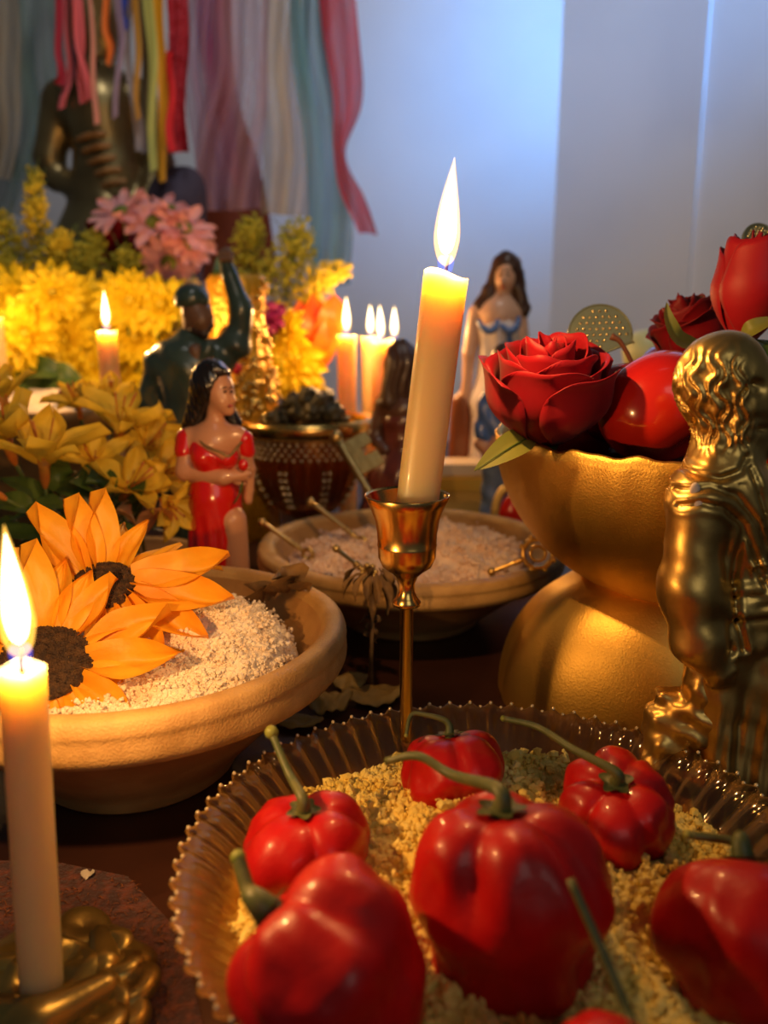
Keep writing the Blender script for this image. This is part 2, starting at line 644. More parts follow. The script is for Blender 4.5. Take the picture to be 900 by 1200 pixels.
m_lame = mat('yellow_lame', (0.85, 0.42, 0.02), 0.33, 0.35, bump=0.8, bscale=90, bdist=0.004)
m_sequin = mat('gold_sequin', (0.85, 0.55, 0.14), 0.22, 1.0)
m_gem = mat('red_gem', (0.85, 0.04, 0.05), 0.12, coat=1.0)
m_pearl = mat('pearl', (0.85, 0.80, 0.66), 0.2, coat=0.6)
m_rock = mat('dark_ore', (0.030, 0.030, 0.020), 0.4, 0.4, col2=(0.10, 0.085, 0.045), vscale=90, bump=0.9, bscale=160)
m_orange = mat('orange_bract', (0.85, 0.11, 0.012), 0.45, col2=(0.80, 0.24, 0.02), vscale=25, transl=0.35)
m_purple = mat('purple_petal', (0.34, 0.02, 0.16), 0.55, transl=0.2)
m_carn = mat('crimson_petal', (0.26, 0.006, 0.022), 0.6, transl=0.2)
m_brownred = mat('brick_cloth', (0.22, 0.055, 0.035), 0.8, bump=0.3, bscale=60)
m_indigo = mat('indigo_cloth', (0.05, 0.04, 0.075), 0.8, bump=0.4, bscale=40)
m_cream = mat('cream_gold', (0.80, 0.55, 0.16), 0.4, 0.3)
m_vase = mat('dark_vase', (0.03, 0.04, 0.025), 0.35)
m_amber = thin_glass('amber_glass', (0.85, 0.56, 0.26), 0.10, 0.08, 0.9, 0.35, (0.95, 0.55, 0.20))
m_paleball = mat('pale_green_glaze', (0.70, 0.70, 0.34), 0.4)
m_woodbrown = mat('red_brown_wood', (0.26, 0.075, 0.025), 0.4, coat=0.2)
m_bg_dark = mat('dark_floor', (0.05, 0.03, 0.02), 0.7, col2=(0.07, 0.045, 0.03), vscale=6)
m_flame_core = flame_mat('flame_core', (1.0, 0.80, 0.42), 3.2)
m_flame_out = flame_mat('flame_mantle', (1.0, 0.50, 0.07), 0.75)
m_flame_blue = flame_mat('flame_blue_root', (0.03, 0.11, 1.0), 0.28)

# ================================================================== SETTING
CORNER = Yp(652, 200, 1.95)


def wall(name, a, b, z0, z1, th=0.06):
    a, b = Vector(a), Vector(b)
    d = (b - a).normalized()
    n = Vector((-d.y, d.x)) * th
    V = []
    for z in (z0, z1):
        V += [(a.x, a.y, z), (b.x, b.y, z), (b.x + n.x, b.y + n.y, z), (a.x + n.x, a.y + n.y, z)]
    F = [(0, 1, 5, 4), (1, 2, 6, 5), (2, 3, 7, 6), (3, 0, 4, 7), (4, 5, 6, 7), (3, 2, 1, 0)]
    return structure(mk(name, V, F, m_wall, smooth=False))


cx, cy = CORNER.x, CORNER.y
wall('wall_back', (-2.0, 2.20), (cx, cy), -0.75, 2.4)
wall('wall_right', (cx, cy), (cx + 0.235, cy - 0.195), -0.75, 2.4)
wall('wall_side', (cx + 0.237, cy - 0.186), (cx + 1.3, cy - 0.95), -0.75, 2.4)
fl = mk('floor', *box((0, 0.6, -0.77), (2.6, 2.6, 0.02)), m_bg_dark, smooth=False)
structure(fl)

# altar table
tb = thing('altar_table', 'dark reddish-brown wooden altar table carrying bowls, candles and figurines', 'table', (0, 0.85, -0.75))
mk('table_top', *box((0, 0, 0.735), (0.78, 0.80, 0.015)), m_wood, tb, smooth=False)
for sx in (-1, 1):
    for sy in (-1, 1):
        mk('leg', *box((sx * 0.72, sy * 0.72, 0.36), (0.035, 0.035, 0.36)), m_wood, tb, smooth=False)
mk('apron', *box((0, -0.74, 0.68), (0.68, 0.012, 0.04)), m_wood, tb, smooth=False)

# rust cloth under the front candle
mt = thing('place_mat', 'rust-red fibrous cloth mat under the candle at bottom left', 'mat', (0, 0, 0.0002))
q = [T(-260, 1010, 0), T(60, 1012, 0), T(150, 1030, 0), T(215, 1100, 0), T(250, 1260, 0), T(230, 1500, 0), T(-420, 1500, 0)]
vv = [(p.x, p.y, 0.0) for p in q] + [(p.x, p.y, 0.0012) for p in q]
nq = len(q)
mk('woven_cloth', vv, [tuple(range(nq))[::-1], tuple(range(nq, 2 * nq))] + [(i, (i + 1) % nq, nq + (i + 1) % nq, nq + i) for i in range(nq)], m_cloth, mt, smooth=False)
m_fib = mat('copper_fibre', (0.30, 0.10, 0.03), 0.4, 0.3)
parts = []
for i in range(900):
    px, py = random.uniform(-60, 205), random.uniform(1018, 1240)
    if py < 1030 + max(0, (px - 150)) * 1.1:
        continue
    p = T(px, py, 0.0014)
    a = random.uniform(0, 2 * PI)
    l = random.uniform(0.001, 0.004)
    e = p + Vector((cos(a) * l, sin(a) * l, random.uniform(0, 0.001)))
    parts.append(tube([p, (p + e) / 2 + Vector((0, 0, 0.0006)), e], [0.00012, 0.0002, 0.0001], 3))
stuff(mk('fibres', *join(*parts), m_fib, mt))


# ================================================================== CANDLES
def candle(label, base, top, r, flame_h, flame_lean=(0, 0), power=0.7, square=0.0, group='lit candles', wick_h=0.006, cut=0.0):
    """base, top: world points of the axis"""
    base, top = Vector(base), Vector(top)
    t = thing('candle', label, 'candle', base, group)
    ax = top - base
    Lg = ax.length
    M = frame(ax, (1, 0, 0))
    prof = [(0.0, 0.0), (r * 0.96, 0.0), (r, 0.002)] + [(r, Lg * k) for k in (0.2, 0.4, 0.6, 0.8, 0.93)] + [(r, Lg - 0.0005), (r * 0.97, Lg), (r * 0.7, Lg - 0.0012), (r * 0.35, Lg - 0.0022), (0.0, Lg - 0.0025)]

    def mod(a, j, rr, z):
        if square:
            c_, s_ = abs(cos(a)), abs(sin(a))
            rr *= 1 + square * ((c_ ** 8 + s_ ** 8) ** (-1 / 8) - 1)
        if z > Lg - 0.004:
            z += cut * rr / r * cos(a)
            z += 0.0006 * sin(3 * a + base.x * 90)
        return rr, z
    mk('wax_body', *lathe(prof, 40, mod), m_wax, t, M=M)
    ft = Vector((flame_lean[0], 0, 0))
    w0 = ax.normalized() * (Lg - 0.003)
    up = Vector((0, 0, 1))
    w1 = w0 + up * (wick_h + 0.003) + ft * 0.25 + Vector((0.0008, 0, 0))
    mk('wick', *tube([w0, (w0 + w1) / 2 + Vector((-0.0004, 0, 0)), w1], [0.0007, 0.0007, 0.0005], 6), m_wick, t)
    fr = flame_h * 0.108

    def flame(sc_r, z0, z1, nm, mm, prf):
        V, F = [], []
        pts = cr(prf, 22)
        for i in range(20):
            a = 2 * PI * i / 20
            for (q_, zz) in pts:
                z = z0 + (z1 - z0) * zz
                f = (z / flame_h)
                V.append((max(q_, 0) * sc_r * cos(a) + flame_lean[0] * f * f + w0.x, max(q_, 0) * sc_r * sin(a) + w0.y, w0.z + 0.0028 + z))
        n = len(pts)
        for i in range(20):
            k = (i + 1) % 20
            for j in range(n - 1):
                F.append((i * n + j, k * n + j, k * n + j + 1, i * n + j + 1))
        return mk(nm, V, F, mm, t)
    tear = [(0.05, 0), (0.62, 0.06), (0.95, 0.2), (1.0, 0.32), (0.82, 0.52), (0.5, 0.73), (0.22, 0.89), (0.02, 1.0)]
    flame(fr * 1.10, flame_h * 0.07, flame_h * 1.02, 'flame_mantle', m_flame_out, tear)
    flame(fr * 0.80, flame_h * 0.17, flame_h * 0.96, 'flame_core', m_flame_core, tear)
    flame(fr * 0.74, -flame_h * 0.01, flame_h * 0.17, 'flame_root', m_flame_blue, [(0.05, 0), (0.7, 0.2), (0.95, 0.6), (0.9, 0.85), (0.6, 1.0)])
    ld = bpy.data.lights.new('flame_light', 'POINT')
    ld.energy = power * 1.5
    ld.color = CANDLE_COL
    ld.shadow_soft_size = 0.0035
    lo = bpy.data.objects.new('flame_light', ld)
    COL.objects.link(lo)
    lo.parent = t
    lo.location = (w0.x + flame_lean[0] * 0.16, w0.y, w0.z + 0.0028 + flame_h * 0.5)
    return t


# front-left candle and its cluster holder
fb = T(49, 1158, 0.012)
ftp = Yp(26, 781, fb.y + 0.004)
r_f = 0.5 * 53 / 1000 * (ftp - CAMV).dot(FWD)
candle('lit salmon candle in the foreground at bottom left', fb, ftp, r_f, 0.046, (-0.001, 0), 0.68)

hb = T(62, 1165, 0.0)
hd = thing('candle_holder', 'olive-gold leafy brass candle holder beneath the foreground left candle', 'candle holder', (hb.x, hb.y, 0.0014))


def mod_dish(a, j, r, z):
    k = 1 + 0.10 * sin(3 * a + 0.7) + 0.06 * sin(7 * a)
    return r * k, z * (1 + 0.12 * sin(4 * a + 1))


mk('dish', *lathe([(0, 0), (0.024, 0), (0.031, 0.003), (0.032, 0.006), (0.028, 0.009), (0.020, 0.0085), (0.016, 0.0105), (0.0125, 0.012), (0.010, 0.0095), (0, 0.009)], 64, mod_dish), m_olive, hd)
V, F = sculpt([cap((-0.03, -0.015, 0.006), (0.004, -0.024, 0.007), 0.007, 0.009), cap((0.004, -0.024, 0.007), (0.022, -0.008, 0.008), 0.009, 0.006), cap((0.018, 0.004, 0.006), (0.012, 0.018, 0.007), 0.007, 0.005)], 0.0014)
mk('scroll', V, F, m_olive, hd)
for (px, py, rr, fl_) in ((97, 1098, 0.0115, .5), (128, 1118, 0.0085, .55), (138, 1138, 0.0095, .5), (156, 1162, 0.0098, .5), (128, 1182, 0.008, .6), (150, 1192, 0.008, .5), (110, 1142, 0.0095, .5), (20, 1128, 0.011, .5), (118, 1205, 0.010, .5)):
    c = T(px, py, 0.006)
    V, F = grid(lambda u, v: (rr * 1.15 * cos(2 * PI * u) * sin(PI * v) , rr * sin(2 * PI * u) * sin(PI * v), rr * fl_ * (-cos(PI * v)) * (1 - 0.55 * math.exp(-(sin(PI * v) / 0.45) ** 2))), 20, 14, True)
    mk('lobe', V, F, m_olive, hd, M=Matrix.Translation((c.x - hb.x, c.y - hb.y, 0.0065)) @ Euler((random.uniform(-.3, .3), random.uniform(-.3, .3), random.uniform(0, 3))).to_matrix().to_4x4())
# pale petal flake on the mat
pf = T(103, 1026, 0.0018)
o = mk('petal_flake', *grid(lambda u, v: ((u - .5) * 0.006 * (0.4 + v * (1 - v) * 2.4), (v - .5) * 0.0055, 0.0012 * (2 * u - 1) ** 2 + 0.0006 * sin(3 * v)), 7, 7), mat('pale_flake', (0.55, 0.50, 0.42), 0.7), loc=pf)
tag(o, 'small pale petal flake lying on the dark cloth beside the left candle', 'petal')

# centre candle in tall brass holder
hold_y = 0.385
hc = Yp(477, 640, hold_y)
hbz = 0.0
rim_z = Yp(477, 588, hold_y).z
zpx = lambda py: Yp(477, py, hold_y).z
s_h = (hc - CAMV).dot(FWD) / 1000
cs = thing('candlestick', 'tall slender brass candlestick with a flared tulip cup', 'candlestick', (hc.x, hold_y, 0))
cup = [(0, zpx(628)), (20 * s_h, zpx(628)), (28 * s_h, zpx(622)), (32 * s_h, zpx(612)), (37.5 * s_h, zpx(598)), (43 * s_h, zpx(589)), (47 * s_h, zpx(580) - 0.001), (48.5 * s_h, zpx(579)), (49.5 * s_h, zpx(580.5)), (44 * s_h, zpx(592)), (38 * s_h, zpx(608)), (35 * s_h, zpx(625)), (34.5 * s_h, zpx(637)), (35 * s_h, zpx(638)), (34.5 * s_h, zpx(640)), (34 * s_h, zpx(652)), (29 * s_h, zpx(663)), (20 * s_h, zpx(669)), (13 * s_h, zpx(675)), (9.5 * s_h, zpx(684)), (9.5 * s_h, zpx(693)), (13 * s_h, zpx(700)), (17 * s_h, zpx(705)), (16 * s_h, zpx(709)), (9 * s_h, zpx(712))]
mk('cup', *lathe(cup[::-1], 64), m_brass, cs)
mk('stem', *lathe([(0, 0.006), (0.0052, 0.006), (0.0038, 0.012), (0.0031, 0.02), (0.0032, zpx(712)), (0.0035, zpx(711.5)), (0, zpx(711))], 24), m_brass, cs)
mk('base', *lathe([(0, 0), (0.030, 0), (0.031, 0.002), (0.027, 0.005), (0.012, 0.0075), (0.005, 0.011), (0, 0.011)], 48), m_brass, cs)
cb = Yp(487, 606, hold_y)
ct = Yp(523, 321, hold_y + 0.002)
candle('tall leaning lit salmon candle in the brass candlestick', cb, ct, 0.5 * 49 * s_h, 0.047, (0.003, 0), 0.8, square=0.35, cut=-0.0014, wick_h=0.008)

# candles behind
for lab, px, py_t, w_px, d, ph, lean in (
        ('lit candle standing in front of the yellow chrysanthemums', 125, 388, 23, 0.84, 0.040, 0.0),
        ('leftmost of the lit candles clustered behind the glass bowl', 406, 393, 22, 0.98, 0.044, 0.0),
        ('half-hidden lit candle at the back of the three grouped candles', 434, 395, 22, 1.06, 0.040, 0.0),
        ('front lit candle of the three grouped above the dark figurine', 446, 400, 22, 1.0, 0.042, -0.001),
        ('rightmost lit candle of the group above the dark figurine', 462, 398, 21, 1.09, 0.042, 0.0)):
    tp_ = P(px, py_t, d)
    hgt = min(tp_.z, 0.225)
    candle(lab, (tp_.x, tp_.y, 0.0), tp_, 0.5 * w_px / 1000 * d, ph, (lean, 0), 0.6 if px < 200 else 0.36)
tp_ = P(-8, 372, 0.9)
candle('lit candle cut off by the left edge of the picture', (tp_.x, tp_.y, 0.0), tp_, 0.0095, 0.04, (0, 0), 0.16)

# ================================================================== CLAY BOWLS
BOWL_OUT = [(0, 0), (0.054, 0), (0.057, 0.002), (0.0575, 0.005), (0.066, 0.012), (0.090, 0.030), (0.110, 0.0445), (0.117, 0.0470)]
BOWL_RIM = [(0.117, 0.0470), (0.1210, 0.0480), (0.1240, 0.0510), (0.1245, 0.0545), (0.1240, 0.0585), (0.1244, 0.0610), (0.1230, 0.0645), (0.1205, 0.0662), (0.1160, 0.0665), (0.1120, 0.0655), (0.1095, 0.0625)]
BOWL_IN = [(0.1095, 0.0625), (0.106, 0.055), (0.086, 0.036), (0.055, 0.018), (0.0, 0.013)]


def clay_bowl(label, loc, sc=1.0, group='clay bowls', zs_=None):
    t = thing('clay_bowl', label, 'bowl', loc, group)
    wob = lambda a, j, r, z: (r * (1 + 0.004 * sin(3 * a) + 0.003 * sin(5 * a + 1)), z)
    S = Matrix.Diagonal((sc, sc, zs_ or sc, 1))
    mk('bowl_wall', *lathe(BOWL_OUT, 72, wob), m_clay, t, M=S)
    mk('rim', *lathe([tuple(p) for p in cr(BOWL_RIM, 34)], 96, wob), m_clayrim, t, M=S)
    mk('inside', *lathe(BOWL_IN, 72, wob), m_clay, t, M=S)
    return t


def meal(name, label, loc, R, z0, hgt, material, n, rmin, rmax, peak=(0, 0), seed=0, cat='meal', lump=0.006, lumpscale=60, tilt=(0, 0)):
    """a heap of coarse flour: lumpy surface plus loose grains"""
    t = thing(name, label, cat, loc)

    def hz(x, y):
        rr = math.hypot(x, y) / R
        pk = math.exp(-((x - peak[0]) ** 2 + (y - peak[1]) ** 2) / (R * 0.62) ** 2)
        v = Vector((x * lumpscale, y * lumpscale, seed))
        nz = mnoise.noise(v) * 0.7 + mnoise.noise(v * 2.3) * 0.4 + 0.35 * mnoise.noise(v * 5)
        e = max(0.0, 1 - rr ** 4)
        return z0 + (hgt * pk + lump * nz) * (0.25 + 0.75 * e) + tilt[0] * x + tilt[1] * y - 0.006 * max(0, rr - 0.93) / 0.07
    nr, na = 46, 110
    V, F = [(0, 0, hz(0, 0))], []
    for i in range(1, nr + 1):
        for k in range(na):
            a = 2 * PI * k / na
            r = R * i / nr * (1 + 0.03 * sin(5 * a + seed) + 0.02 * sin(9 * a))
            x, y = r * cos(a), r * sin(a)
            V.append((x, y, hz(x, y)))
    for k in range(na):
        F.append((0, 1 + k, 1 + (k + 1) % na))
    for i in range(nr - 1):
        for k in range(na):
            a, b = 1 + i * na + k, 1 + i * na + (k + 1) % na
            F.append((a, a + na, b + na, b))
    mk('heap', V, F, material, t)
    r = R * 1.03 * np.sqrt(rng.uniform(0, 1, n))
    a = rng.uniform(0, 2 * PI, n)
    C = np.stack([r * np.cos(a), r * np.sin(a), np.zeros(n)], 1)
    Rr = rmin + (rmax - rmin) * rng.uniform(0, 1, n) ** 3
    C[:, 2] = [hz(x, y) for x, y in C[:, :2]]
    C[:, 2] += Rr * 0.3
    k = n // 3
    ci = rng.integers(0, n, k // 14)
    own = rng.integers(0, len(ci), k)
    C[:k] = C[ci[own]] + rng.normal(0, 0.0019, (k, 3)) * (1, 1, 0.6) + (0, 0, 0.0012)
    keep = np.hypot(C[:, 0], C[:, 1]) < R * 1.035
    C, Rr = C[keep], Rr[keep]
    V, F = crumbs(C, Rr)
    stuff(mk('grains', V, F, material, t, smooth=False))
    t['_h'] = 0
    del t['_h']
    return t, hz


LB = Vector((-0.134, 0.424, 0.0))
clay_bowl('large clay bowl on the left holding pale meal and sunflowers', LB, 0.915, zs_=1.22)
lm, lhz = meal('meal_heap', 'pale coarse cassava meal heaped in the left clay bowl', LB, 0.084, 0.066, 0.024, m_far_w, 24000, 0.0003, 0.0016, (0.042, 0.012), 1.0)

MB_ = T(481, 634, 0.064)
MB_ = Vector((MB_.x, MB_.y, 0.0))
clay_bowl('clay bowl in the middle holding pinkish meal and keys', MB_, 0.975)
mm_, mhz = meal('meal_heap', 'pinkish clumpy meal filling the middle clay bowl', MB_, 0.096, 0.054, 0.019, m_far_p, 9000, 0.0005, 0.0022, (0.02, 0.0), 4.0, lump=0.010, lumpscale=48)

sb_ = T(150, 640, 0.045)
sb = clay_bowl('small clay bowl under the yellow lilies', (sb_.x, sb_.y, 0), 0.55)

# ================================================================== GLASS PLATE WITH PEPPERS
PC = Vector((0.0440, 0.283, 0.0))
PR, PZ, NR = 0.1185, 0.045, 72
pl = thing('glass_plate', 'ribbed clear glass serving plate with a beaded rim in the foreground', 'plate', PC)


def ribm(a, j, r, z):
    k = max(0.0, (r - 0.072) / (PR - 0.072))
    return r * (1 + 0.013 * k * (cos(NR * a) + 0.25 * cos(2 * NR * a))), z + 0.0004 * k * cos(NR * a)


gp = [(0.0, 0.003), (0.06, 0.003), (0.072, 0.004), (0.082, 0.010), (0.092, 0.021), (0.104, 0.034), (0.113, 0.042), (PR, PZ)]
gp = [tuple(x) for x in cr(gp, 26)]
gout = [(r, max(0, z - 0.0028)) for r, z in gp]
mk('ribbed_dish', *lathe(gout[::1] + [(PR + 0.001, PZ - 0.001), (PR + 0.0005, PZ + 0.0004)] + gp[::-1], NR * 6, ribm), m_plate, pl)
nb = NR * 2
C = np.array([((PR + 0.0006 + 0.0008 * cos(NR * a)) * cos(a), (PR + 0.0006 + 0.0008 * cos(NR * a)) * sin(a), PZ + 0.0004 + 0.0008 * cos(NR * a)) for a in np.arange(nb) * 2 * PI / nb])
vf = [ball(c, 0.00095, 8, 6) for c in C]
stuff(mk('bead_rim', *join(*vf), m_bead, pl))

ym, yhz = meal('meal_heap', 'yellow crumbly meal filling the glass plate under the peppers', PC + Vector((0, 0, 0.0032)), 0.101, 0.027, 0.014, m_far_y, 21000, 0.0005, 0.0022, (0.0, 0.01), 9.0, lump=0.010, lumpscale=55)


def pepper(label, c, axis, length, radius, lobes, seed, stem_pts, taper=0.65, stem_r=0.0022, xh=(1, 0, 0), squash=1.0, nub=True):
    """c world centre; axis: direction of the stem end; stem_pts: world points after the calyx"""
    rnd = random.Random(seed)
    c = Vector(c)
    t = thing('pepper', label, 'pepper', c - Vector((0, 0, radius * 0.9)), 'red peppers in the glass plate')
    off = Vector((0, 0, radius * 0.9))
    M = Matrix.Translation(off) @ frame(axis, xh)
    prof = cr([(0.0, 0.425), (0.20, 0.44), (0.50, 0.445), (0.80, 0.36), (0.98, 0.17), (1.0, -0.02), (0.95 * (0.5 + taper / 2), -0.2), (taper, -0.35), (taper * 0.58, -0.455), (0.14, -0.5), (0, -0.49)], 40)
    ph = [rnd.uniform(0, 6.28) for _ in range(6)]

    def fn(u, v):
        f = v * (len(prof) - 1)
        i = min(int(f), len(prof) - 2)
        r, z = prof[i] + (prof[i + 1] - prof[i]) * (f - i)
        a = 2 * PI * u
        r = max(0, r)
        lob = abs(sin(lobes * a / 2 + ph[0] + 0.35 * sin(a + ph[1])))
        dep = (0.20 if lobes < 5 else 0.15) * (0.35 + 0.65 * min(1, max(0, (z + 0.5))))
        k = 1 - dep * (1 - lob) ** 2.2 + 0.06 * sin(2 * a + ph[2])
        n = mnoise.noise(Vector((cos(a) * 1.6, sin(a) * 1.6, z * 3 + seed))) * 0.13 + mnoise.noise(Vector((cos(a) * 4, sin(a) * 4, z * 5 + seed))) * 0.05
        rr = radius * r * (k + n * min(1, r * 2))
        return (rr * cos(a), rr * sin(a) * squash, length * z + (0.05 * length * (lob - 0.5) * (1 if z > 0.2 else 0.3) * min(1, r * 1.5)))
    mk('flesh', *grid(fn, 72, 44, True), m_pepper, t, M=M)
    # calyx
    def cal(u, v):
        a = 2 * PI * u
        r = radius * (0.05 + v * (0.19 + 0.05 * cos(5 * a + ph[3])))
        return (r * cos(a), r * sin(a), length * 0.43 + radius * 0.10 * (1 - v) ** 1.5 + radius * 0.02 + 0.12 * radius * max(0, v - 0.4))
    mk('calyx', *grid(cal, 30, 6, True), m_stem, t, M=M)
    p0 = M @ Vector((0, 0, length * 0.43))
    p1 = M @ Vector((0, 0, length * 0.43 + radius * 0.28))
    pts = [p0, p1] + [Vector(p) - t.location for p in stem_pts]
    stem_r *= 0.85
    rads = [stem_r * 2.0, stem_r * 1.35] + [stem_r * (1.0 - 0.12 * i) for i in range(len(stem_pts))]
    st = mk('stem', *tube(pts, rads, 10, 26), m_stem, t)
    if nub:
        e = pts[-1]
        mk('stem_tip', *ball(e, (rads[-1] * (1.9 if seed == 2 else 1.15),) * 3, 10, 8), m_leafpale, st)
    return t


def pxs(px, py, z):
    return (T(px, py, z) - CAMV).dot(FWD) / 1000


pepper('red pepper at the back rim of the glass plate', T(533, 912, 0.044), (-0.12, 0.30, 0.9), 0.040, 0.0240, 5, 1, [P(500, 838, .372), P(482, 838, .372), P(476, 862, .366)], 0.7, 0.0013)
pepper('round red pepper standing at the left of the plate with upright stem', T(360, 1000, 0.043), (-0.05, -0.05, 1), 0.040, 0.0235, 4, 2, [P(338, 905, .322), P(318, 858, .330)], 0.75, 0.0019)
pepper('large red pepper at the front left with thick bent stem', T(392, 1142, 0.052), (-0.70, 0.25, 0.55), 0.056, 0.0285, 4, 3, [P(292, 1048, .262), P(279, 1005, .268)], 0.62, 0.0030)
pepper('biggest red pepper standing in the middle of the glass plate', T(594, 1055, 0.054), (-0.08, 0.16, 1), 0.066, 0.0305, 4, 4, [P(530, 908, .298), P(490, 886, .305), P(452, 892, .31)], 0.80, 0.0021, nub=False)
pepper('ribbed red pepper at the back right with its stem towards the camera', T(722, 952, 0.045), (-0.14, -0.30, 0.93), 0.038, 0.0245, 6, 5, [P(672, 878, .338), P(630, 852, .352), P(590, 842, .360)], 0.72, 0.0018)
pepper('red pepper at the right edge of the plate, cut off by the picture', T(880, 1105, 0.047), (0.05, 0.55, 0.80), 0.052, 0.0300, 3, 6, [P(886, 1030, .285), P(868, 990, .290), P(806, 978, .292)], 0.75, 0.0022)
pepper('red pepper at the bottom edge, only its top and long stem showing', T(716, 1330, 0.048), (0.15, 0.1, 1), 0.044, 0.0260, 4, 8, [P(742, 1205, .218), P(712, 1130, .228), P(668, 1030, .236)], 0.7, 0.0019, nub=False)


# ================================================================== FLOWERS
def petal_mesh(Lg, W, cup=0.25, droop=0.3, tip=0.5, nu=7, nv=9, base=0.25, fold=0.0, seed=0, twist=0.0, point=False):
    """petal along +X from the origin, normal +Z"""
    def fn(u, v):
        s = 2 * u - 1
        wd = W * 0.5 * (base + (1 - base) * math.sin(PI * min(1, v / (2 * tip)) if v < tip else PI * 0.5)) * (1 if v < tip else (max(0.02, 1 - ((v - tip) / (1 - tip)) ** 1.7) if point else math.sqrt(max(0, 1 - ((v - tip) / (1 - tip)) ** 2.2))))
        x = Lg * v
        y = s * wd
        z = cup * W * s * s * (0.5 + 0.5 * v) - droop * Lg * v * v + fold * W * abs(s) + 0.03 * Lg * sin(5 * v + seed * 1.7 + s) + (0.05 * W * sin(7 * s + seed) * (0.3 + v) + 0.02 * Lg * sin(9 * v + 3 * s + seed) if point else 0)
        if twist:
            a = twist * v
            y, z = y * cos(a) - (z + droop * Lg * v * v) * sin(a), y * sin(a) + (z + droop * Lg * v * v) * cos(a) - droop * Lg * v * v
        return (x, y, z)
    return grid(fn, nu, nv)


def mesh_of(V, F, material, name='petal'):
    me = bpy.data.meshes.new(name)
    me.from_pydata([tuple(v) for v in V], [], F)
    me.polygons.foreach_set('use_smooth', [True] * len(me.polygons))
    me.materials.append(material)
    return me


# --- sunflowers
SUN = [mesh_of(*petal_mesh(0.043, 0.0205, c_, d_, 0.42, fold=f_, seed=i, base=0.5, twist=(0.5, -0.6, 0.2, -0.3, 0.7)[i], nu=11, nv=15, point=True), m_petal) for i, (c_, d_, f_) in enumerate(((0.3, 0.25, 0), (-0.2, 0.5, 0.1), (0.45, 0.05, 0), (0.1, 0.7, -0.1), (0.35, -0.25, 0.15)))]


def sunflower(label, c, normal, R, angs, seed, discr=0.019):
    rnd = random.Random(seed)
    c = Vector(c)
    t = thing('sunflower', label, 'flower', c, 'sunflowers in the left clay bowl')
    M = frame(normal, (1, 0, 0))
    V, F = grid(lambda u, v: (discr * sin(PI / 2 * v) * cos(2 * PI * u), discr * sin(PI / 2 * v) * sin(2 * PI * u), 0.007 * cos(PI / 2 * v) ** 0.8 - 0.0035 * math.exp(-(v / 0.3) ** 2)), 36, 10, True)
    mk('disc', V, F, m_sundisc, t, M=M)
    n = 900
    k = np.arange(n)
    rr = discr * np.sqrt((k + .5) / n)
    aa = k * 2.39996
    v = np.arcsin(np.clip(rr / discr, 0, 1)) / (PI / 2)
    Cc = np.stack([rr * np.cos(aa), rr * np.sin(aa), 0.007 * np.cos(PI / 2 * v) ** 0.8 - 0.0035 * np.exp(-(v / 0.3) ** 2)], 1)
    VV, FF = crumbs(Cc, np.full(n, 0.0006) * rng.uniform(.7, 1.5, n))
    stuff(mk('florets', [M @ Vector(x) for x in VV], FF, m_sundisc, t, smooth=False))
    for i, (a, sc, el) in enumerate(angs):
        a = math.radians(a)
        Mp = M @ Matrix.Rotation(a, 4, 'Z') @ Matrix.Translation((discr * 0.86, 0, -0.001)) @ Matrix.Rotation(-math.radians(el), 4, 'Y') @ Matrix.Rotation(rnd.uniform(-.35, .35), 4, 'X') @ Matrix.Scale(sc * R, 4)
        share('petal', SUN[rnd.randrange(5)], t, Mp)
    return t


rs = random.Random(3)
sunflower('drooping sunflower at the back of the left clay bowl', P(122, 688, 0.437), (0.06, -0.40, 0.90), 0.95,
          [(10, 1.25, 4), (30, 1.1, 16), (-8, 1.3, -8), (-26, 1.15, -22), (-44, 1.05, -34), (-64, 0.9, -46), (52, 0.8, 26), (70, 0.75, 44), (92, 0.85, 34), (112, 1.0, 44), (132, 1.0, 50), (150, 1.05, 36), (172, 1.0, 30), (195, 0.9, 10), (220, 0.75, -20), (-84, 0.6, -50)], 11, 0.0165)
sunflower('sunflower facing up at the front of the left clay bowl behind the candle', P(52, 778, 0.396), (0.12, -0.46, 0.86), 0.92,
          [(2, 1.15, 4), (16, 1.05, 18), (30, 1.1, 12), (-12, 1.1, -6), (-26, 0.95, -18), (-40, 0.85, -30), (-54, 0.85, -40), (-68, 0.8, -46), (-84, 0.75, -50), (46, 0.95, 18), (62, 0.9, 26), (80, 0.9, 30), (98, 1.0, 30), (116, 1.1, 34), (134, 1.1, 36), (152, 1.1, 30), (170, 1.0, 20), (190, 1.0, 8), (215, 0.9, -14), (240, 0.8, -36), (262, 0.75, -44)], 12, 0.0215)


def leaf(name, pts, width, material, parent=None, fold=0.15, tip=0.45, up=(0, 0, 1), n=14, wavy=0.0):
    q = [Vector(x) for x in cr([tuple(p) for p in pts], n)]
    V, F = [], []
    nu = 7
    for j, p in enumerate(q):
        v = j / (n - 1)
        t = (q[min(j + 1, n - 1)] - q[max(j - 1, 0)]).normalized()
        sd = t.cross(Vector(up))
        sd = sd.normalized() if sd.length > 1e-4 else t.orthogonal().normalized()
        nn = sd.cross(t)
        wd = width * 0.5 * (max(0.02, sin(PI * min(1, v ** (math.log(0.5) / math.log(tip))))) ** 0.8)
        for i in range(nu):
            s = 2 * i / (nu - 1) - 1
            V.append(tuple(p + sd * s * wd + nn * (abs(s) * wd * fold * 2 + wavy * wd * sin(9 * v + 2 * s))))
    for j in range(n - 1):
        for i in range(nu - 1):
            F.append((j * nu + i, j * nu + i + 1, (j + 1) * nu + i + 1, (j + 1) * nu + i))
    return mk(name, V, F, material, parent)


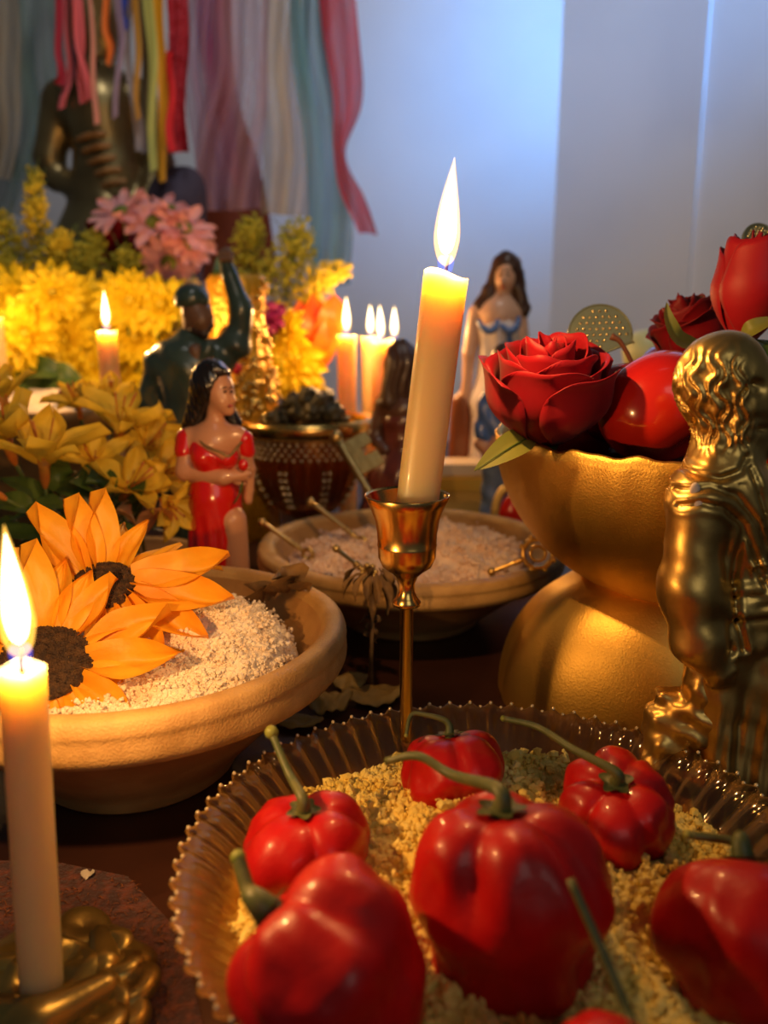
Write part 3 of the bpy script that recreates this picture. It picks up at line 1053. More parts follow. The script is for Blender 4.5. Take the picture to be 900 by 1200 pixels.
o = leaf('leaf', [P(205, 706, .44), P(232, 700, .445), P(262, 688, .45)], 0.014, m_leaf)
tag(o, 'dark green leaf tucked under the back sunflower in the clay bowl', 'leaf')
# dried brown leaves on the bowl edge
dl = thing('dried_flower', 'withered brown flower lying on the rim of the left clay bowl', 'flower', P(318, 715, 0.50))
dloc = dl.location
for (a, b, c_, wd) in (((298, 722), (305, 700), (318, 682), .022), ((315, 705), (335, 690), (352, 678), .024), ((322, 700), (340, 680), (330, 664), .020), ((312, 712), (300, 735), (296, 742), .016), ((330, 692), (350, 690), (362, 694), .014)):
    leaf('petal', [P(*a, .505) - dloc, P(*b, .498) - dloc, P(*c_, .502) - dloc], wd, m_dry, dl, 0.4, wavy=0.25)


# --- roses
def rose(label, c, axis, R, H, material, open_=1.0, seed=1, npet=24, hint=(1, 0, 0), closed=False, group='red roses in the gold bowl', sepals=True):
    rnd = random.Random(seed)
    c = Vector(c)
    t = thing('rose', label, 'rose', c, group)
    M = frame(axis, hint)
    for i in range(npet):
        f = i / (npet - 1)
        a0 = i * 2.39996 + rnd.uniform(-.2, .2)
        r0 = R * (0.10 + 0.90 * f ** 0.85)
        hh = H * ((1.0 - 0.20 * f) if not closed else (1.0 - 0.05 * f)) * rnd.uniform(.95, 1.05)
        span = (1.5 - 0.55 * f) * (1.0 if not closed else 1.25)
        curl = R * (0.02 + 0.34 * f ** 2 * open_) * rnd.uniform(.6, 1.3)
        lean = f ** 1.5 * open_ * 0.18 * R
        sd = rnd.uniform(0, 9)

        def fn(u, v):
            s = 2 * u - 1
            wv = (sin(PI * (0.16 + 0.62 * v)) ** 0.7)
            a = a0 + s * span * wv
            bul = 0.34 + 0.66 * sin(PI * 0.5 * min(1, v * 1.8)) - (0.10 if closed else 0.02) * max(0, v - 0.6) / 0.4 * (1 if f > .3 else 2.2)
            edge = max(0, v - 0.72) / 0.28
            r = r0 * bul + lean * v + curl * edge ** 2 * (0.6 + 0.4 * cos(3 * s + sd)) + R * 0.02 * sin(5 * s + sd) * edge
            r *= 1 + 0.05 * s * s * (1 - edge) * -1
            z = hh * v * (1 - 0.10 * abs(s) ** 3) - curl * 0.55 * edge ** 2 + H * 0.015 * sin(6 * s + sd) * edge
            if closed:
                r *= 1 - 0.28 * max(0, v - .55) / .45 * (1 - 0.4 * f)
            return (r * cos(a), r * sin(a), z)
        o = mk('petal', *grid(fn, 17, 13), material, t, M=M)
        md = o.modifiers.new('thick', 'SOLIDIFY')
        md.thickness = 0.0005
    V, F = lathe([(0, -0.010), (R * 0.16, -0.009), (R * 0.22, -0.002), (R * 0.32, 0.004), (0, 0.006)], 20)
    hip = mk('hip', V, F, m_leaf, t, M=M)
    if sepals:
        mk('stem', *tube([M @ Vector((0, 0, -0.004)), M @ Vector((0, 0, -0.03)), M @ Vector((0, 0, -0.03)) + Vector((0.006, 0.01, -0.045))], [0.0022, 0.0019, 0.0019], 8, 12), m_leaf, t)
    for i in range(5 if sepals else 0):
        a = i * 2 * PI / 5 + seed
        leaf('sepal', [M @ Vector((R * .2 * cos(a), R * .2 * sin(a), 0)), M @ Vector((R * .75 * cos(a), R * .75 * sin(a), -0.002)), M @ Vector((R * 1.0 * cos(a), R * 1.0 * sin(a), -0.010))], 0.008, m_leaf, t, 0.1, 0.3)
    return t


# ================================================================== GOLD GOURD BOWL
GY = 0.515
gc = Yp(812, 508, GY)
gs = (gc - CAMV).dot(FWD) / 1000
GR = 228 * gs
rimz = Yp(812, 508, GY).z
botz = 0.066
GB = Vector((gc.x, GY, 0))
gb = thing('gold_bowl', 'large gold-painted gourd bowl piled with apples and roses', 'bowl', GB + Vector((0, 0, botz)))
prof = []
for i in range(25):
    a = PI / 2 * i / 24
    prof.append((GR * sin(a) ** 0.92, (rimz - botz) * (1 - cos(a) ** 1.05)))
prof += [(GR * 0.985, rimz - botz + 0.0012), (GR * 0.965, rimz - botz)]
for i in range(22, -1, -2):
    a = PI / 2 * i / 24
    prof.append((GR * 0.955 * sin(a) ** 0.92, 0.005 + (rimz - botz - 0.005) * (1 - cos(a) ** 1.05)))


def gourd(a, j, r, z):
    k = r / GR
    return r * (1 + 0.006 * k * cos(34 * a) * max(0, (z / (rimz - botz)) - 0.55) + 0.012 * sin(2 * a + 1)), z + (0.0009 * sin(23 * a) + 0.0006 * sin(41 * a + 1)) * (k if j > 18 else 0)


mk('gourd_shell', *lathe(prof, 180, gourd), m_gold, gb)
mk('dark_filling', *lathe([(GR * 0.86, 0.074), (GR * 0.7, 0.083), (GR * 0.4, 0.090), (0, 0.092)], 48, lambda a, j, r, z: (r, z + 0.002 * sin(7 * a + 2 * j) - 0.0)), mat('dark_bed', (0.03, 0.006, 0.006), 0.8, bump=0.5, bscale=90), gb)

DM = Yp(768, 800, GY - 0.006)
dome = thing('gold_gourd_base', 'upturned gold-painted half gourd supporting the gold bowl', 'base', (DM.x, GY - 0.002, 0))
drx, dry, dz = 192 * gs, 0.074, 0.088
mk('gourd_shell', *grid(lambda u, v: (drx * sin(PI / 2 * v) ** 0.8 * cos(2 * PI * u) * (1 + 0.01 * cos(13 * u * 2 * PI)), dry * sin(PI / 2 * v) ** 0.8 * sin(2 * PI * u), dz * cos(PI / 2 * v) ** 0.9 - (0.018 * math.exp(-((sin(PI / 2 * v) * cos(2 * PI * u) - 0.25) ** 2 + (sin(PI / 2 * v) * sin(2 * PI * u)) ** 2) / 0.12))), 96, 30, True), m_gold, dome)


def apple(label, c, axis, R, material, seed, stem=None):
    c = Vector(c)
    t = thing('apple', label, 'apple', c, 'red apples in the gold bowl')
    M = frame(axis, (1, 0, 0))

    def fn(u, v):
        th = PI * v
        a = 2 * PI * u
        r = R * (sin(th) * (1.0 - 0.10 * cos(th) * -1 * 0.6) + 0.0)
        z = R * (0.93 * cos(th) - 0.30 * math.exp(-(th / 0.42) ** 2) + 0.20 * math.exp(-((PI - th) / 0.40) ** 2))
        k = 1 + 0.025 * cos(5 * a + seed) * (0.5 - 0.5 * cos(th)) + 0.02 * sin(2 * a + seed)
        return (r * k * (1.06 - 0.12 * v) * cos(a), r * k * (1.06 - 0.12 * v) * sin(a), z)
    mk('fruit', *grid(fn, 48, 32, True), material, t, M=M)
    if stem:
        pts = [M @ Vector((0, 0, R * 0.55))] + [Vector(s) - c for s in stem]
        mk('stalk', *tube(pts, [0.0014] * len(stem) + [0.0022], 8, 14), m_twig, t)
    return t


apple('glossy red apple at the front of the gold bowl beside the statue', P(773, 480, 0.465), (-0.40, 0.60, 0.66), 0.0325, m_apple, 1)
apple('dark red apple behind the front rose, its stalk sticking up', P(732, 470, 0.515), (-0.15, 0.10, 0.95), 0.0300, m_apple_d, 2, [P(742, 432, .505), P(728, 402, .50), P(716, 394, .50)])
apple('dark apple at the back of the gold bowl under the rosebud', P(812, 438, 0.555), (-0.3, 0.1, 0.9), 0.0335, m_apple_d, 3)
apple('red apple right of the gold statue head at the picture edge', P(912, 505, 0.475), (0.2, 0.1, 0.9), 0.031, m_apple, 4)
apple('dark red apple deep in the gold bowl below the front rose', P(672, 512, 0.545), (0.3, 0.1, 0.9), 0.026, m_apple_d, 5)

rose('open red rose resting on the left rim of the gold bowl', P(640, 514, 0.474), (-0.06, -0.26, 0.96), 0.0332, 0.0605, m_rose, 0.60, 4, 19, sepals=False)
rose('upright red rosebud at the top right of the gold bowl', P(872, 398, 0.475), (0.02, -0.02, 1), 0.0215, 0.056, m_rose, 0.35, 5, 16, closed=True)
rose('dark red rose lying behind the rosebud in the gold bowl', P(826, 424, 0.53), (-0.45, 0.05, 0.85), 0.0230, 0.044, m_rose_d, 0.6, 6, 16)
lf = thing('rose_leaf', 'olive leaf poking out below the front rose over the bowl rim', 'leaf', P(628, 512, .47))
leaf('blade', [P(628, 510, .470) - lf.location, P(600, 522, .452) - lf.location, P(556, 551, .444) - lf.location], 0.0150, m_leafpale, lf, 0.12, 0.45, up=(0, -0.9, 0.4))
mk('midrib', *tube([P(630, 508, .469) - lf.location, P(600, 523, .4505) - lf.location, P(556, 552, .443) - lf.location], [0.0006, 0.0004, 0.0002], 5, 10), m_leaf, lf)
lf = leaf('leaf', [P(822, 404, .49), P(795, 398, .475), P(783, 376, .47), P(781, 354, .47)], 0.010, m_leafpale, None, 0.2, 0.4, up=(0.3, -0.8, 0.3))
tag(lf, 'curved pale green sepal leaf left of the rosebud', 'leaf')
lf = leaf('leaf', [P(868, 398, .462), P(885, 384, .455), P(915, 372, .455)], 0.010, m_leafpale, None, 0.2, 0.4, up=(0, -0.6, 0.6))
tag(lf, 'small green leaf just above the gold statue head', 'leaf')


# hand-fan medallions
def medallion(label, c, normal, R, bite):
    c = Vector(c)
    t = thing('medallion', label, 'medallion', c - Vector((0, 0, R)), 'dotted metal medallions')
    M = Matrix.Translation((0, 0, R)) @ frame(normal, (1, 0, 0))
    n = 64
    out = []
    for i in range(n):
        a = 2 * PI * i / n
        x, y = R * cos(a), R * sin(a)
        if bite:
            dx, dy = x - R * 0.66, y + R * 0.78
            dd = math.hypot(dx, dy)
            if dd < R * 0.62:
                x, y = R * 0.66 + dx / dd * R * 0.62, -R * 0.78 + dy / dd * R * 0.62
        out.append((x, y))
    V = [(x, y, z) for z in (-0.0012, 0.0012) for x, y in out]
    F = [tuple(range(n))[::-1], tuple(range(n, 2 * n))] + [(i, (i + 1) % n, n + (i + 1) % n, n + i) for i in range(n)]
    mk('plate', V, F, m_disc, t, smooth=False, M=M)
    mk('edge_bead', *tube([(x * .97, y * .97, 0.0012) for x, y in out] + [(out[0][0] * .97, out[0][1] * .97, 0.0012)], [0.0007] * (n + 1), 6), m_disc, t, M=M)
    mk('handle', *tube([M @ Vector((0, -R * 0.9, 0)), M @ Vector((0, -R * 1.9, 0)), M @ Vector((0, -R * 1.9, 0)) + Vector((0, 0, -0.03))], [0.0022, 0.0022, 0.0022], 8, 10), m_disc, t)
    V, F = ball((0, 0, 0), (0.0011, 0.0011, 0.0008), 8, 6)
    me = mesh_of(V, F, m_dot, 'dot')
    for i in range(-5, 6):
        for j in range(-5, 6):
            x, y = (i + (j % 2) * .5) * R * 0.2, j * R * 0.19
            if math.hypot(x, y) > R * 0.82 or (bite and math.hypot(x - R * .66, y + R * .78) < R * 0.70):
                continue
            share('dot', me, t, M @ Matrix.Translation((x, y, 0.0014)))
    return t


medallion('olive dotted metal medallion standing behind the front rose', P(703, 393, 0.545), (-0.1, -0.95, 0.35), 0.0205, True)
medallion('round metal medallion peeking over the rosebud at the right edge', P(890, 283, 0.53), (0.15, -0.9, 0.4), 0.0115, False)
pb = P(758, 412, 1.0)
t = thing('glazed_jar', 'pale yellow-green round jar blurred behind the apples', 'jar', (pb.x, pb.y, 0))
mk('body', *lathe([(0, 0), (0.03, 0), (0.04, 0.05), (0.03, 0.12), (0.02, pb.z - 0.02), (0.026, pb.z - 0.012), (0.029, pb.z), (0.024, pb.z + 0.016), (0.012, pb.z + 0.024), (0, pb.z + 0.026)], 32), m_paleball, t)


# ================================================================== KEYS AND DRIED SPRIG IN THE MIDDLE BOWL
def key(label, a, b, bow_r, material, bow_up=(0, 0, 1), bit=True, ornate=False, sr=0.0021):
    """shaft from a (tip) to b (bow)"""
    a, b = Vector(a), Vector(b)
    t = thing('key', label, 'key', a, 'old keys in the middle bowl')
    d = (b - a).normalized()
    mk('shaft', *tube([Vector((0, 0, 0)), (b - a) * 0.5, b - a], [sr, sr * 0.9, sr], 10, 8), material, t)
    mk('tip_ball', *ball((0, 0, 0), sr * 1.7, 12, 8), material, t)
    for f in (0.72, 0.8, 0.88):
        q_ = (b - a) * f
        mk('collar', *tube([q_ - d * 0.0008, q_, q_ + d * 0.0008], [sr, sr * 1.6, sr], 10), material, t)
    up = Vector(bow_up)
    up = (up - d * up.dot(d)).normalized()
    if bow_r:
        c = (b - a) + d * bow_r
        n = 20
        ring = [c + (d * cos(2 * PI * i / n) + up * sin(2 * PI * i / n)) * bow_r for i in range(n + 1)]
        mk('bow', *tube(ring, [sr * 0.95] * (n + 1), 8), material, t)
        if ornate:
            for k in range(8):
                q_ = c + (d * cos(k * PI / 4) + up * sin(k * PI / 4)) * bow_r * 1.15
                mk('knob', *ball(q_, sr * 1.25, 8, 6), material, t)
            n2 = c
            ring = [n2 + (d * cos(2 * PI * i / n) + up * sin(2 * PI * i / n)) * bow_r * 0.5 for i in range(n + 1)]
            mk('inner_ring', *tube(ring, [sr * 0.7] * (n + 1), 8), material, t)
    if bit:
        sd = up
        q0 = (b - a) * 0.10
        w_, l_ = bit
        nrm = d.cross(sd) * 0.0012
        out = [q0, q0 + sd * w_, q0 + sd * w_ + d * l_ * .35, q0 + sd * w_ * .55 + d * l_ * .35, q0 + sd * w_ * .55 + d * l_ * .6, q0 + sd * w_ + d * l_ * .6, q0 + sd * w_ * 1.0 + d * l_, q0 + d * l_]
        m_ = len(out)
        V = [p - nrm for p in out] + [p + nrm for p in out]
        mk('bit', V, [tuple(range(m_))[::-1], tuple(range(m_, 2 * m_))] + [(i, (i + 1) % m_, m_ + (i + 1) % m_, m_ + i) for i in range(m_)], material, t, smooth=False)
    return t


key('tarnished key standing in the pink meal with its toothed bit upward', P(394, 512, .73), P(450, 606, .70), 0, m_key, (0.9, 0.1, 0.3), (0.024, 0.034), sr=0.0034)
key('thin tarnished key shaft leaning at the back of the middle bowl', P(364, 588, .705), P(420, 632, .69), 0.004, m_key, bit=False, sr=0.0021)
key('thin key shaft poking over the left rim of the middle bowl', P(307, 612, .66), P(356, 646, .655), 0.004, m_key, bit=False, sr=0.0019)
key('bright gold ornate key lying on the right rim of the middle bowl', P(576, 670, .600), P(614, 655, .600), 0.0105, m_keyb, (-0.75, 0.25, 0.75), False, True, 0.0018)
key('short dark ornate key lying across the front rim of the middle bowl', P(394, 643, .59), P(426, 668, .575), 0.005, m_key, (0.3, 0.1, 0.8), False, True, 0.0017)

ds = thing('dried_sprig', 'dried flower sprig hanging from the middle bowl rim down to the table', 'dried flower', T(434, 806, 0.0))
dl = ds.location
p_ = [Vector((0, 0, 0.001)), P(435, 770, .520) - dl, P(437, 720, .528) - dl, P(440, 682, .535) - dl]
mk('stalk', *tube(p_, [0.0024, 0.0013, 0.0014, 0.002], 8, 20), m_dry, ds)
for i in range(17):
    a = i * 2.4
    hx, hy = 0.018 * cos(a) * random.uniform(.4, 1), 0.008 * sin(a)
    top = P(440, 668 + random.uniform(-4, 6), .53) - dl + Vector((hx * .5, hy, 0))
    ln = random.uniform(.012, .030)
    leaf('petal', [top, top + Vector((hx * .5, hy * .6 - .004, -ln * .4)), top + Vector((hx * .7, hy - .004, -ln))], 0.0055, m_dry, ds, 0.4, wavy=0.3)
for i in range(7):
    q_ = P(436 + random.uniform(-6, 6), random.uniform(705, 745), .528) - dl
    leaf('petal', [q_, q_ + Vector((random.uniform(-.005, .005), -.002, -.004)), q_ + Vector((random.uniform(-.007, .007), -.002, -.009))], 0.005, m_dry, ds, 0.4)
for lab, px, py, rx, ry, hh in (('crumpled olive dried leaf beside the foot of the sprig', 438, 822, 0.021, 0.014, 0.006), ('curled dried leaf between the left bowl and the candlestick', 384, 836, 0.016, 0.009, 0.009), ('flat dark dried leaf under the edge of the left bowl', 345, 850, 0.018, 0.009, 0.004), ('small withered leaf touching the rim of the glass plate', 410, 806, 0.014, 0.010, 0.006)):
    c = T(px, py, 0.0005)
    sd = random.uniform(0, 9)
    V, F = grid(lambda u, v: (rx * (2 * u - 1) * (0.75 + .25 * sin(PI * v)), ry * (2 * v - 1) * (sin(PI * (0.08 + .84 * u)) ** 0.6), 0.001 + hh * (1 - (2 * v - 1) ** 2) * 0.8 + hh * 0.5 * (1 + mnoise.noise(Vector((u * 5, v * 5, sd))))), 20, 14)
    o = mk('dried_leaf', V, F, mat('olive_dried', (0.24, 0.16, 0.05), 0.6, col2=(0.36, 0.23, 0.06), vscale=60, bump=0.5, bscale=150), loc=c)
    o.rotation_euler.z = random.uniform(-.5, .5)
    o.modifiers.new('thick', 'SOLIDIFY').thickness = 0.0008
    tag(o, lab, 'leaf', 'dried leaves on the table')

# ================================================================== FIGURINES
# ---- gold statue on the right
B = Yp(858, 700, 0.368)
B = Vector((B.x, 0.368, 0.0))
L = mapper(B)
s = 0.368 / 1000 * 1.03
st = thing('gold_statue', 'gold statue of a draped figure in profile at the right edge', 'statue', B)
K = 0.003


def c2(p, q_, r1, r2, k=K, yo=0.0, yo2=None, flat=None):
    return cap(L(p[0], p[1], yo), L(q_[0], q_[1], yo if yo2 is None else yo2), r1 * s, r2 * s, k, flat)


def e2(p, r, k=K, yo=0.0, cut=False):
    return ell(L(p[0], p[1], yo), (r[0] * s, r[1] * s, r[2] * s), k, cut)


head = [e2((847, 446), (52, 46, 56)), e2((862, 476), (40, 38, 42), 0.005), e2((880, 466), (26, 34, 40), 0.005), e2((876, 503), (26, 29, 22), 0.005),
        c2((872, 437), (902, 436), 8, 8, 0.003, -0.0105, -0.004), c2((900, 446), (908, 472), 7, 11, 0.003), e2((906, 476), (10, 12, 7), 0.002),
        e2((884, 455), (12, 5, 7), 0.003, -0.0150, True), e2((883, 456), (6, 4, 3.5), 0.0008, -0.0130), c2((866, 452), (876, 480), 8, 10, 0.003, -0.012, -0.0125),
        c2((864, 508), (880, 494), 5, 6, 0.002, -0.0120, -0.0122), c2((880, 494), (906, 492), 6, 5, 0.002, -0.0122, -0.004), e2((890, 503), (12, 5, 3), 0.002, -0.0115, True), c2((876, 520), (896, 522), 12, 12, 0.004, -0.003),
        c2((850, 500), (846, 560), 33, 42, 0.006)]
torso = [c2((846, 575), (868, 690), 47, 42, 0.010), e2((862, 600), (48, 44, 48), 0.008), e2((820, 588), (32, 32, 34), 0.008, -0.009), e2((902, 590), (36, 36, 34), 0.006, 0.006),
         c2((816, 592), (808, 690), 31, 32.5, 0.006, -0.012, -0.014), c2((808, 690), (818, 750), 32, 29, 0.008, -0.014, -0.017), c2((818, 750), (840, 787), 28, 17, 0.006, -0.017, -0.018), e2((838, 715), (12, 14, 30), 0.006, -0.016),
         c2((838, 782), (858, 772), 8, 6, 0.0015, -0.020), c2((838, 792), (858, 784), 8, 6, 0.0015, -0.021), c2((836, 800), (852, 797), 8, 6, 0.0015, -0.020),
         # cloth over the shoulder
         e2((826, 572), (36, 30, 24), 0.006, -0.006), c2((838, 540), (872, 570), 12, 14, 0.004, -0.010, -0.012), c2((872, 570), (900, 640), 15, 12, 0.006, -0.011), c2((850, 590), (884, 668), 12, 8, 0.005, -0.013, -0.0125),
         # belt rolls and hip cloth
         c2((846, 692), (880, 690), 9, 9, 0.002, -0.014, -0.0155), c2((880, 690), (915, 682), 9, 9, 0.002, -0.0155), c2((846, 706), (880, 706), 8, 8, 0.002, -0.0155, -0.0165), c2((880, 706), (915, 697), 8, 8, 0.002, -0.0165), c2((846, 719), (915, 714), 8, 8, 0.002, -0.017), c2((850, 734), (915, 727), 7, 7, 0.002, -0.016),
         e2((888, 662), (11, 6, 5), 0.0015, -0.0172), e2((866, 744), (16, 9, 13), 0.004, -0.0165), e2((892, 750), (13, 9, 13), 0.004, -0.0165),
         c2((866, 730), (872, 800), 44, 44, 0.006), c2((872, 800), (880, 985), 44, 58, 0.006), c2((838, 800), (846, 985), 22, 26, 0.004, -0.010),
         c2((905, 780), (912, 985), 24, 30, 0.006, -0.010), c2((862, 760), (850, 830), 18, 14, 0.005, -0.012)]
rock = [e2((786, 858), (34, 34, 62), 0.003), e2((800, 925), (48, 40, 60), 0.004), c2((826, 790), (824, 850), 24, 30, 0.003, -0.006), e2((770, 890), (22, 24, 40), 0.002, -0.004), c2((800, 960), (900, 985), 46, 50, 0.006)]
HC = np.array(L(862, 455))


GROOVES = [[(780, 582), (800, 576), (826, 582), (848, 600), (864, 634), (878, 674)], [(782, 566), (812, 560), (842, 570), (868, 602), (886, 648), (898, 690)], [(798, 548), (826, 553), (848, 545), (860, 530)], [(862, 542), (876, 590), (892, 650)], [(852, 604), (846, 650), (843, 700), (852, 742)], [(905, 560), (910, 620), (905, 680)]]


def grooves(X, Y, Z):
    d = np.full(X.shape, 1e3, np.float32)
    for pl_ in GROOVES:
        q_ = [L(a, b) for a, b in pl_]
        for a, b in zip(q_[:-1], q_[1:]):
            dx, dz = b.x - a.x, b.z - a.z
            t = np.clip(((X - a.x) * dx + (Z - a.z) * dz) / (dx * dx + dz * dz), 0, 1)
            d = np.minimum(d, np.hypot(X - a.x - t * dx, Z - a.z - t * dz))
    d = d / s
    return np.where(Y < 0.004, 3.4 * np.exp(-(d / 3.2) ** 2) - 1.6 * np.exp(-((d - 8) / 4.0) ** 2), 0) * s


def hairy(X, Y, Z):
    x, y, z = (X - HC[0]) / s, (Y - HC[1]) / s, (Z - HC[2]) / s
    m = 1 / (1 + np.exp((x + 0.20 * z + 4) / 4)) * (1 / (1 + np.exp(-(z + 62) / 5))) * (1 / (1 + np.exp((z - 38) / 8)))
    ang = np.arctan2(y, x + 1e-6)
    wv = np.sin((ang * 27 + 0.06 * z + 1.9 * np.sin(z * 0.19 + ang * 5) + 1.3 * np.sin(z * .13 - ang * 9)))
    fold = np.sin((X / s) * 0.33 + 0.7 * np.sin((Z / s) * 0.02)) * np.clip((-(z) - 340) / 60, 0, 1)
    lump = 0.15 * np.sin(x * .11 + z * .05 + 2 * np.sin(z * .035)) + 0.6 * np.sin(z * .16 + x * .07)
    return (m * (wv * 2.9 - 0.6) + fold * 1.2 + lump * (1 - m)) * s + grooves(X, Y, Z)


def facet(X, Y, Z):
    x, y, z = X / s, Y / s, Z / s
    return (3.0 * np.sin(x * .16 + 1.3 * np.sin(z * .09)) + 2.4 * np.sin(z * .21 + x * .1) + 1.5 * np.sin(y * .3 + z * .11)) * s * 0.8


V, F = sculpt(head + torso, 0.00105, hairy, clip=lambda X, Y, Z: -Z + 0.0003)
mk('figure', V, F, m_statue, st)
V, F = sculpt(rock, 0.0013, facet, clip=lambda X, Y, Z: -Z + 0.0003)
mk('rock_support', V, F, m_statue, st)
ch = L(802, 571)
V, F = sculpt([ell((ch.x - 0.001, ch.y - 0.0215, ch.z - 0.004), (0.0022, 0.0012, 0.0036), 0.001), ell((ch.x - 0.0025, ch.y - 0.0195, ch.z + 0.003), (0.0022, 0.0012, 0.003), 0.001)], 0.0004, pad=0.002)
mk('paint_chip', V, F, mat('bare_plaster', (0.75, 0.60, 0.50), 0.8), st)['label'] = 'bare plaster chip'


# ---- woman in red dress
B = Yp(252, 600, 0.600)
B = Vector((B.x, 0.600, 0.0))
L = mapper(B)
s = 0.615 / 1000
st = thing('red_dress_figurine', 'glossy figurine of a black-haired woman in a red off-shoulder dress', 'figurine', B)
body = [e2((258, 458), (16, 19, 22), K), e2((263, 470), (12.5, 14, 14), K, -0.003), c2((272, 466), (274, 469), 2.5, 3, 0.001, -0.006), c2((253, 478), (252, 502), 10, 11, 0.004), e2((268, 481), (7, 8, 6), 0.002, -0.004),
        c2((226, 512), (276, 510), 12, 12, 0.005), e2((250, 520), (30, 18, 20), 0.005), c2((250, 520), (252, 572), 26, 20, 0.006), c2((252, 580), (256, 640), 28, 26, 0.008),
        # viewer-left arm, forearm across the waist
        c2((220, 514), (218, 552), 12, 11.5, 0.003, -0.002, -0.006), c2((218, 552), (262, 559), 11.5, 9.5, 0.003, -0.006, -0.015), c2((262, 559), (286, 556), 8, 6, 0.002, -0.015, -0.014),
        c2((278, 552), (291, 549), 2.6, 2.0, 0.001, -0.015), c2((280, 557), (293, 555), 2.6, 2.0, 0.001, -0.016), c2((279, 562), (291, 561), 2.4, 1.8, 0.001, -0.015), c2((276, 566), (287, 567), 2.2, 1.8, 0.001, -0.014), c2((274, 550), (281, 543), 2.4, 1.8, 0.001, -0.013),
        # other arm hanging
        c2((284, 514), (291, 550), 9.5, 8, 0.003), c2((291, 550), (292, 575), 7.5, 6, 0.003), e2((291, 583), (5.5, 6, 9), 0.002),
        c2((258, 640), (262, 700), 24, 20, 0.004), c2((272, 610), (284, 720), 17, 12, 0.004, -0.008)]
V, F = sculpt(body, 0.0011, clip=lambda X, Y, Z: -Z + 0.0003)
mk('body', V, F, m_skin, st)


def slit(X, Y, Z):
    x = X - L(271, 600).x
    z = (L(0, 596).z - Z)
    g = (np.abs(x - 0.004 - z * 0.06) - (0.002 + np.clip(z, 0, 1) * 0.17))
    front = np.where((Y < 0.004) & (z > 0), -g, -1)
    zt = L(0, 534).z + 0.62 * np.abs(X - L(266, 534).x)
    fold = 0.0006 * np.sin(X * 900 + Z * 60)
    return np.maximum(front, Z - zt) * 1.0 + fold * 0


dress = [c2((250, 530), (251, 560), 29.5, 24, 0.005, -0.001), e2((238, 536), (14, 14, 14), 0.003, -0.012), e2((266, 536), (13, 14, 14), 0.003, -0.012), c2((251, 560), (252, 578), 23, 25, 0.005), c2((252, 585), (256, 640), 31, 33, 0.006), c2((256, 640), (262, 740), 33, 35, 0.006), c2((262, 740), (262, 775), 34, 38, 0.006)]
V, F = sculpt(dress, 0.001, lambda X, Y, Z: 0.0006 * np.sin(X * 700 + 1.5 * np.sin(Z * 60)) * np.clip((L(0, 590).z - Z) * 60, 0, 1), clip=lambda X, Y, Z: np.maximum(slit(X, Y, Z), -Z + 0.0003))
mk('dress', V, F, m_red, st)
V, F = sculpt([c2((219, 515), (217, 528), 13.2, 12.6, 0.003, -0.002, -0.004)], 0.001)
mk('sleeve', V, F, m_red, st)
V, F = sculpt([c2((286, 515), (289, 529), 11, 10, 0.003)], 0.001)
mk('sleeve', V, F, m_red, st)
mk('dress_trim', *tube([L(232, 514, -.012), L(240, 522, -.0165), L(250, 527, -.019), L(260, 531, -.0195), L(268, 535, -.0195), L(276, 527, -.0175), L(283, 518, -.012)], [.0009] * 7, 6, 30), mat('olive_trim', (0.25, 0.17, 0.06), 0.4, 0.4), st)
hair = [e2((248, 448), (23, 25, 28), 0.004, 0.004), c2((243, 450), (228, 492), 17, 12, 0.005, 0.002, 0.004), c2((228, 492), (216, 500), 11, 4, 0.004, 0.004), c2((240, 460), (238, 500), 18, 15, 0.005, 0.012), c2((258, 470), (276, 496), 13, 8, 0.004, 0.013, 0.012), c2((252, 432), (268, 438), 8, 3, 0.003, -0.004)]
V, F = sculpt(hair + [e2((267, 461), (15, 26, 21), 0.002, -0.010, True)], 0.0009, lambda X, Y, Z: 0.00022 * np.sin((X + 0.3 * Z) * 1500))
mk('hair', V, F, m_blackhair, st)
fy = -0.0148
for (px, py, yo) in ((264, 459, -0.0125), (271.5, 459, -0.0105)):
    mk('eyebrow', *tube([L(px - 3.5, py - 4, yo - .0008), L(px, py - 5.4, yo - .001), L(px + 3, py - 4.4, yo - .0005)], [.0003, .0005, .0003], 5), m_ink, st)
    mk('eye', *ball(L(px, py, yo), (2.2 * s, 1.2 * s, 1.1 * s), 8, 6), m_ink, st)
mk('lips', *ball(L(270, 475.5, -0.0112), (3.0 * s, 1.6 * s, 1.3 * s), 8, 6), m_lip, st)
rm = [L(284, 565, -.018), L(280, 580, -.0185), L(274, 590, -.0185)]
mk('rose_stem', *tube(rm, [.0008, .0007, .0005], 5, 8), m_leaf, st)
V, F = ball(L(285, 545, -.018), (6 * s, 5 * s, 7 * s), 12, 8)
mk('held_rose', V, F, m_red, st)

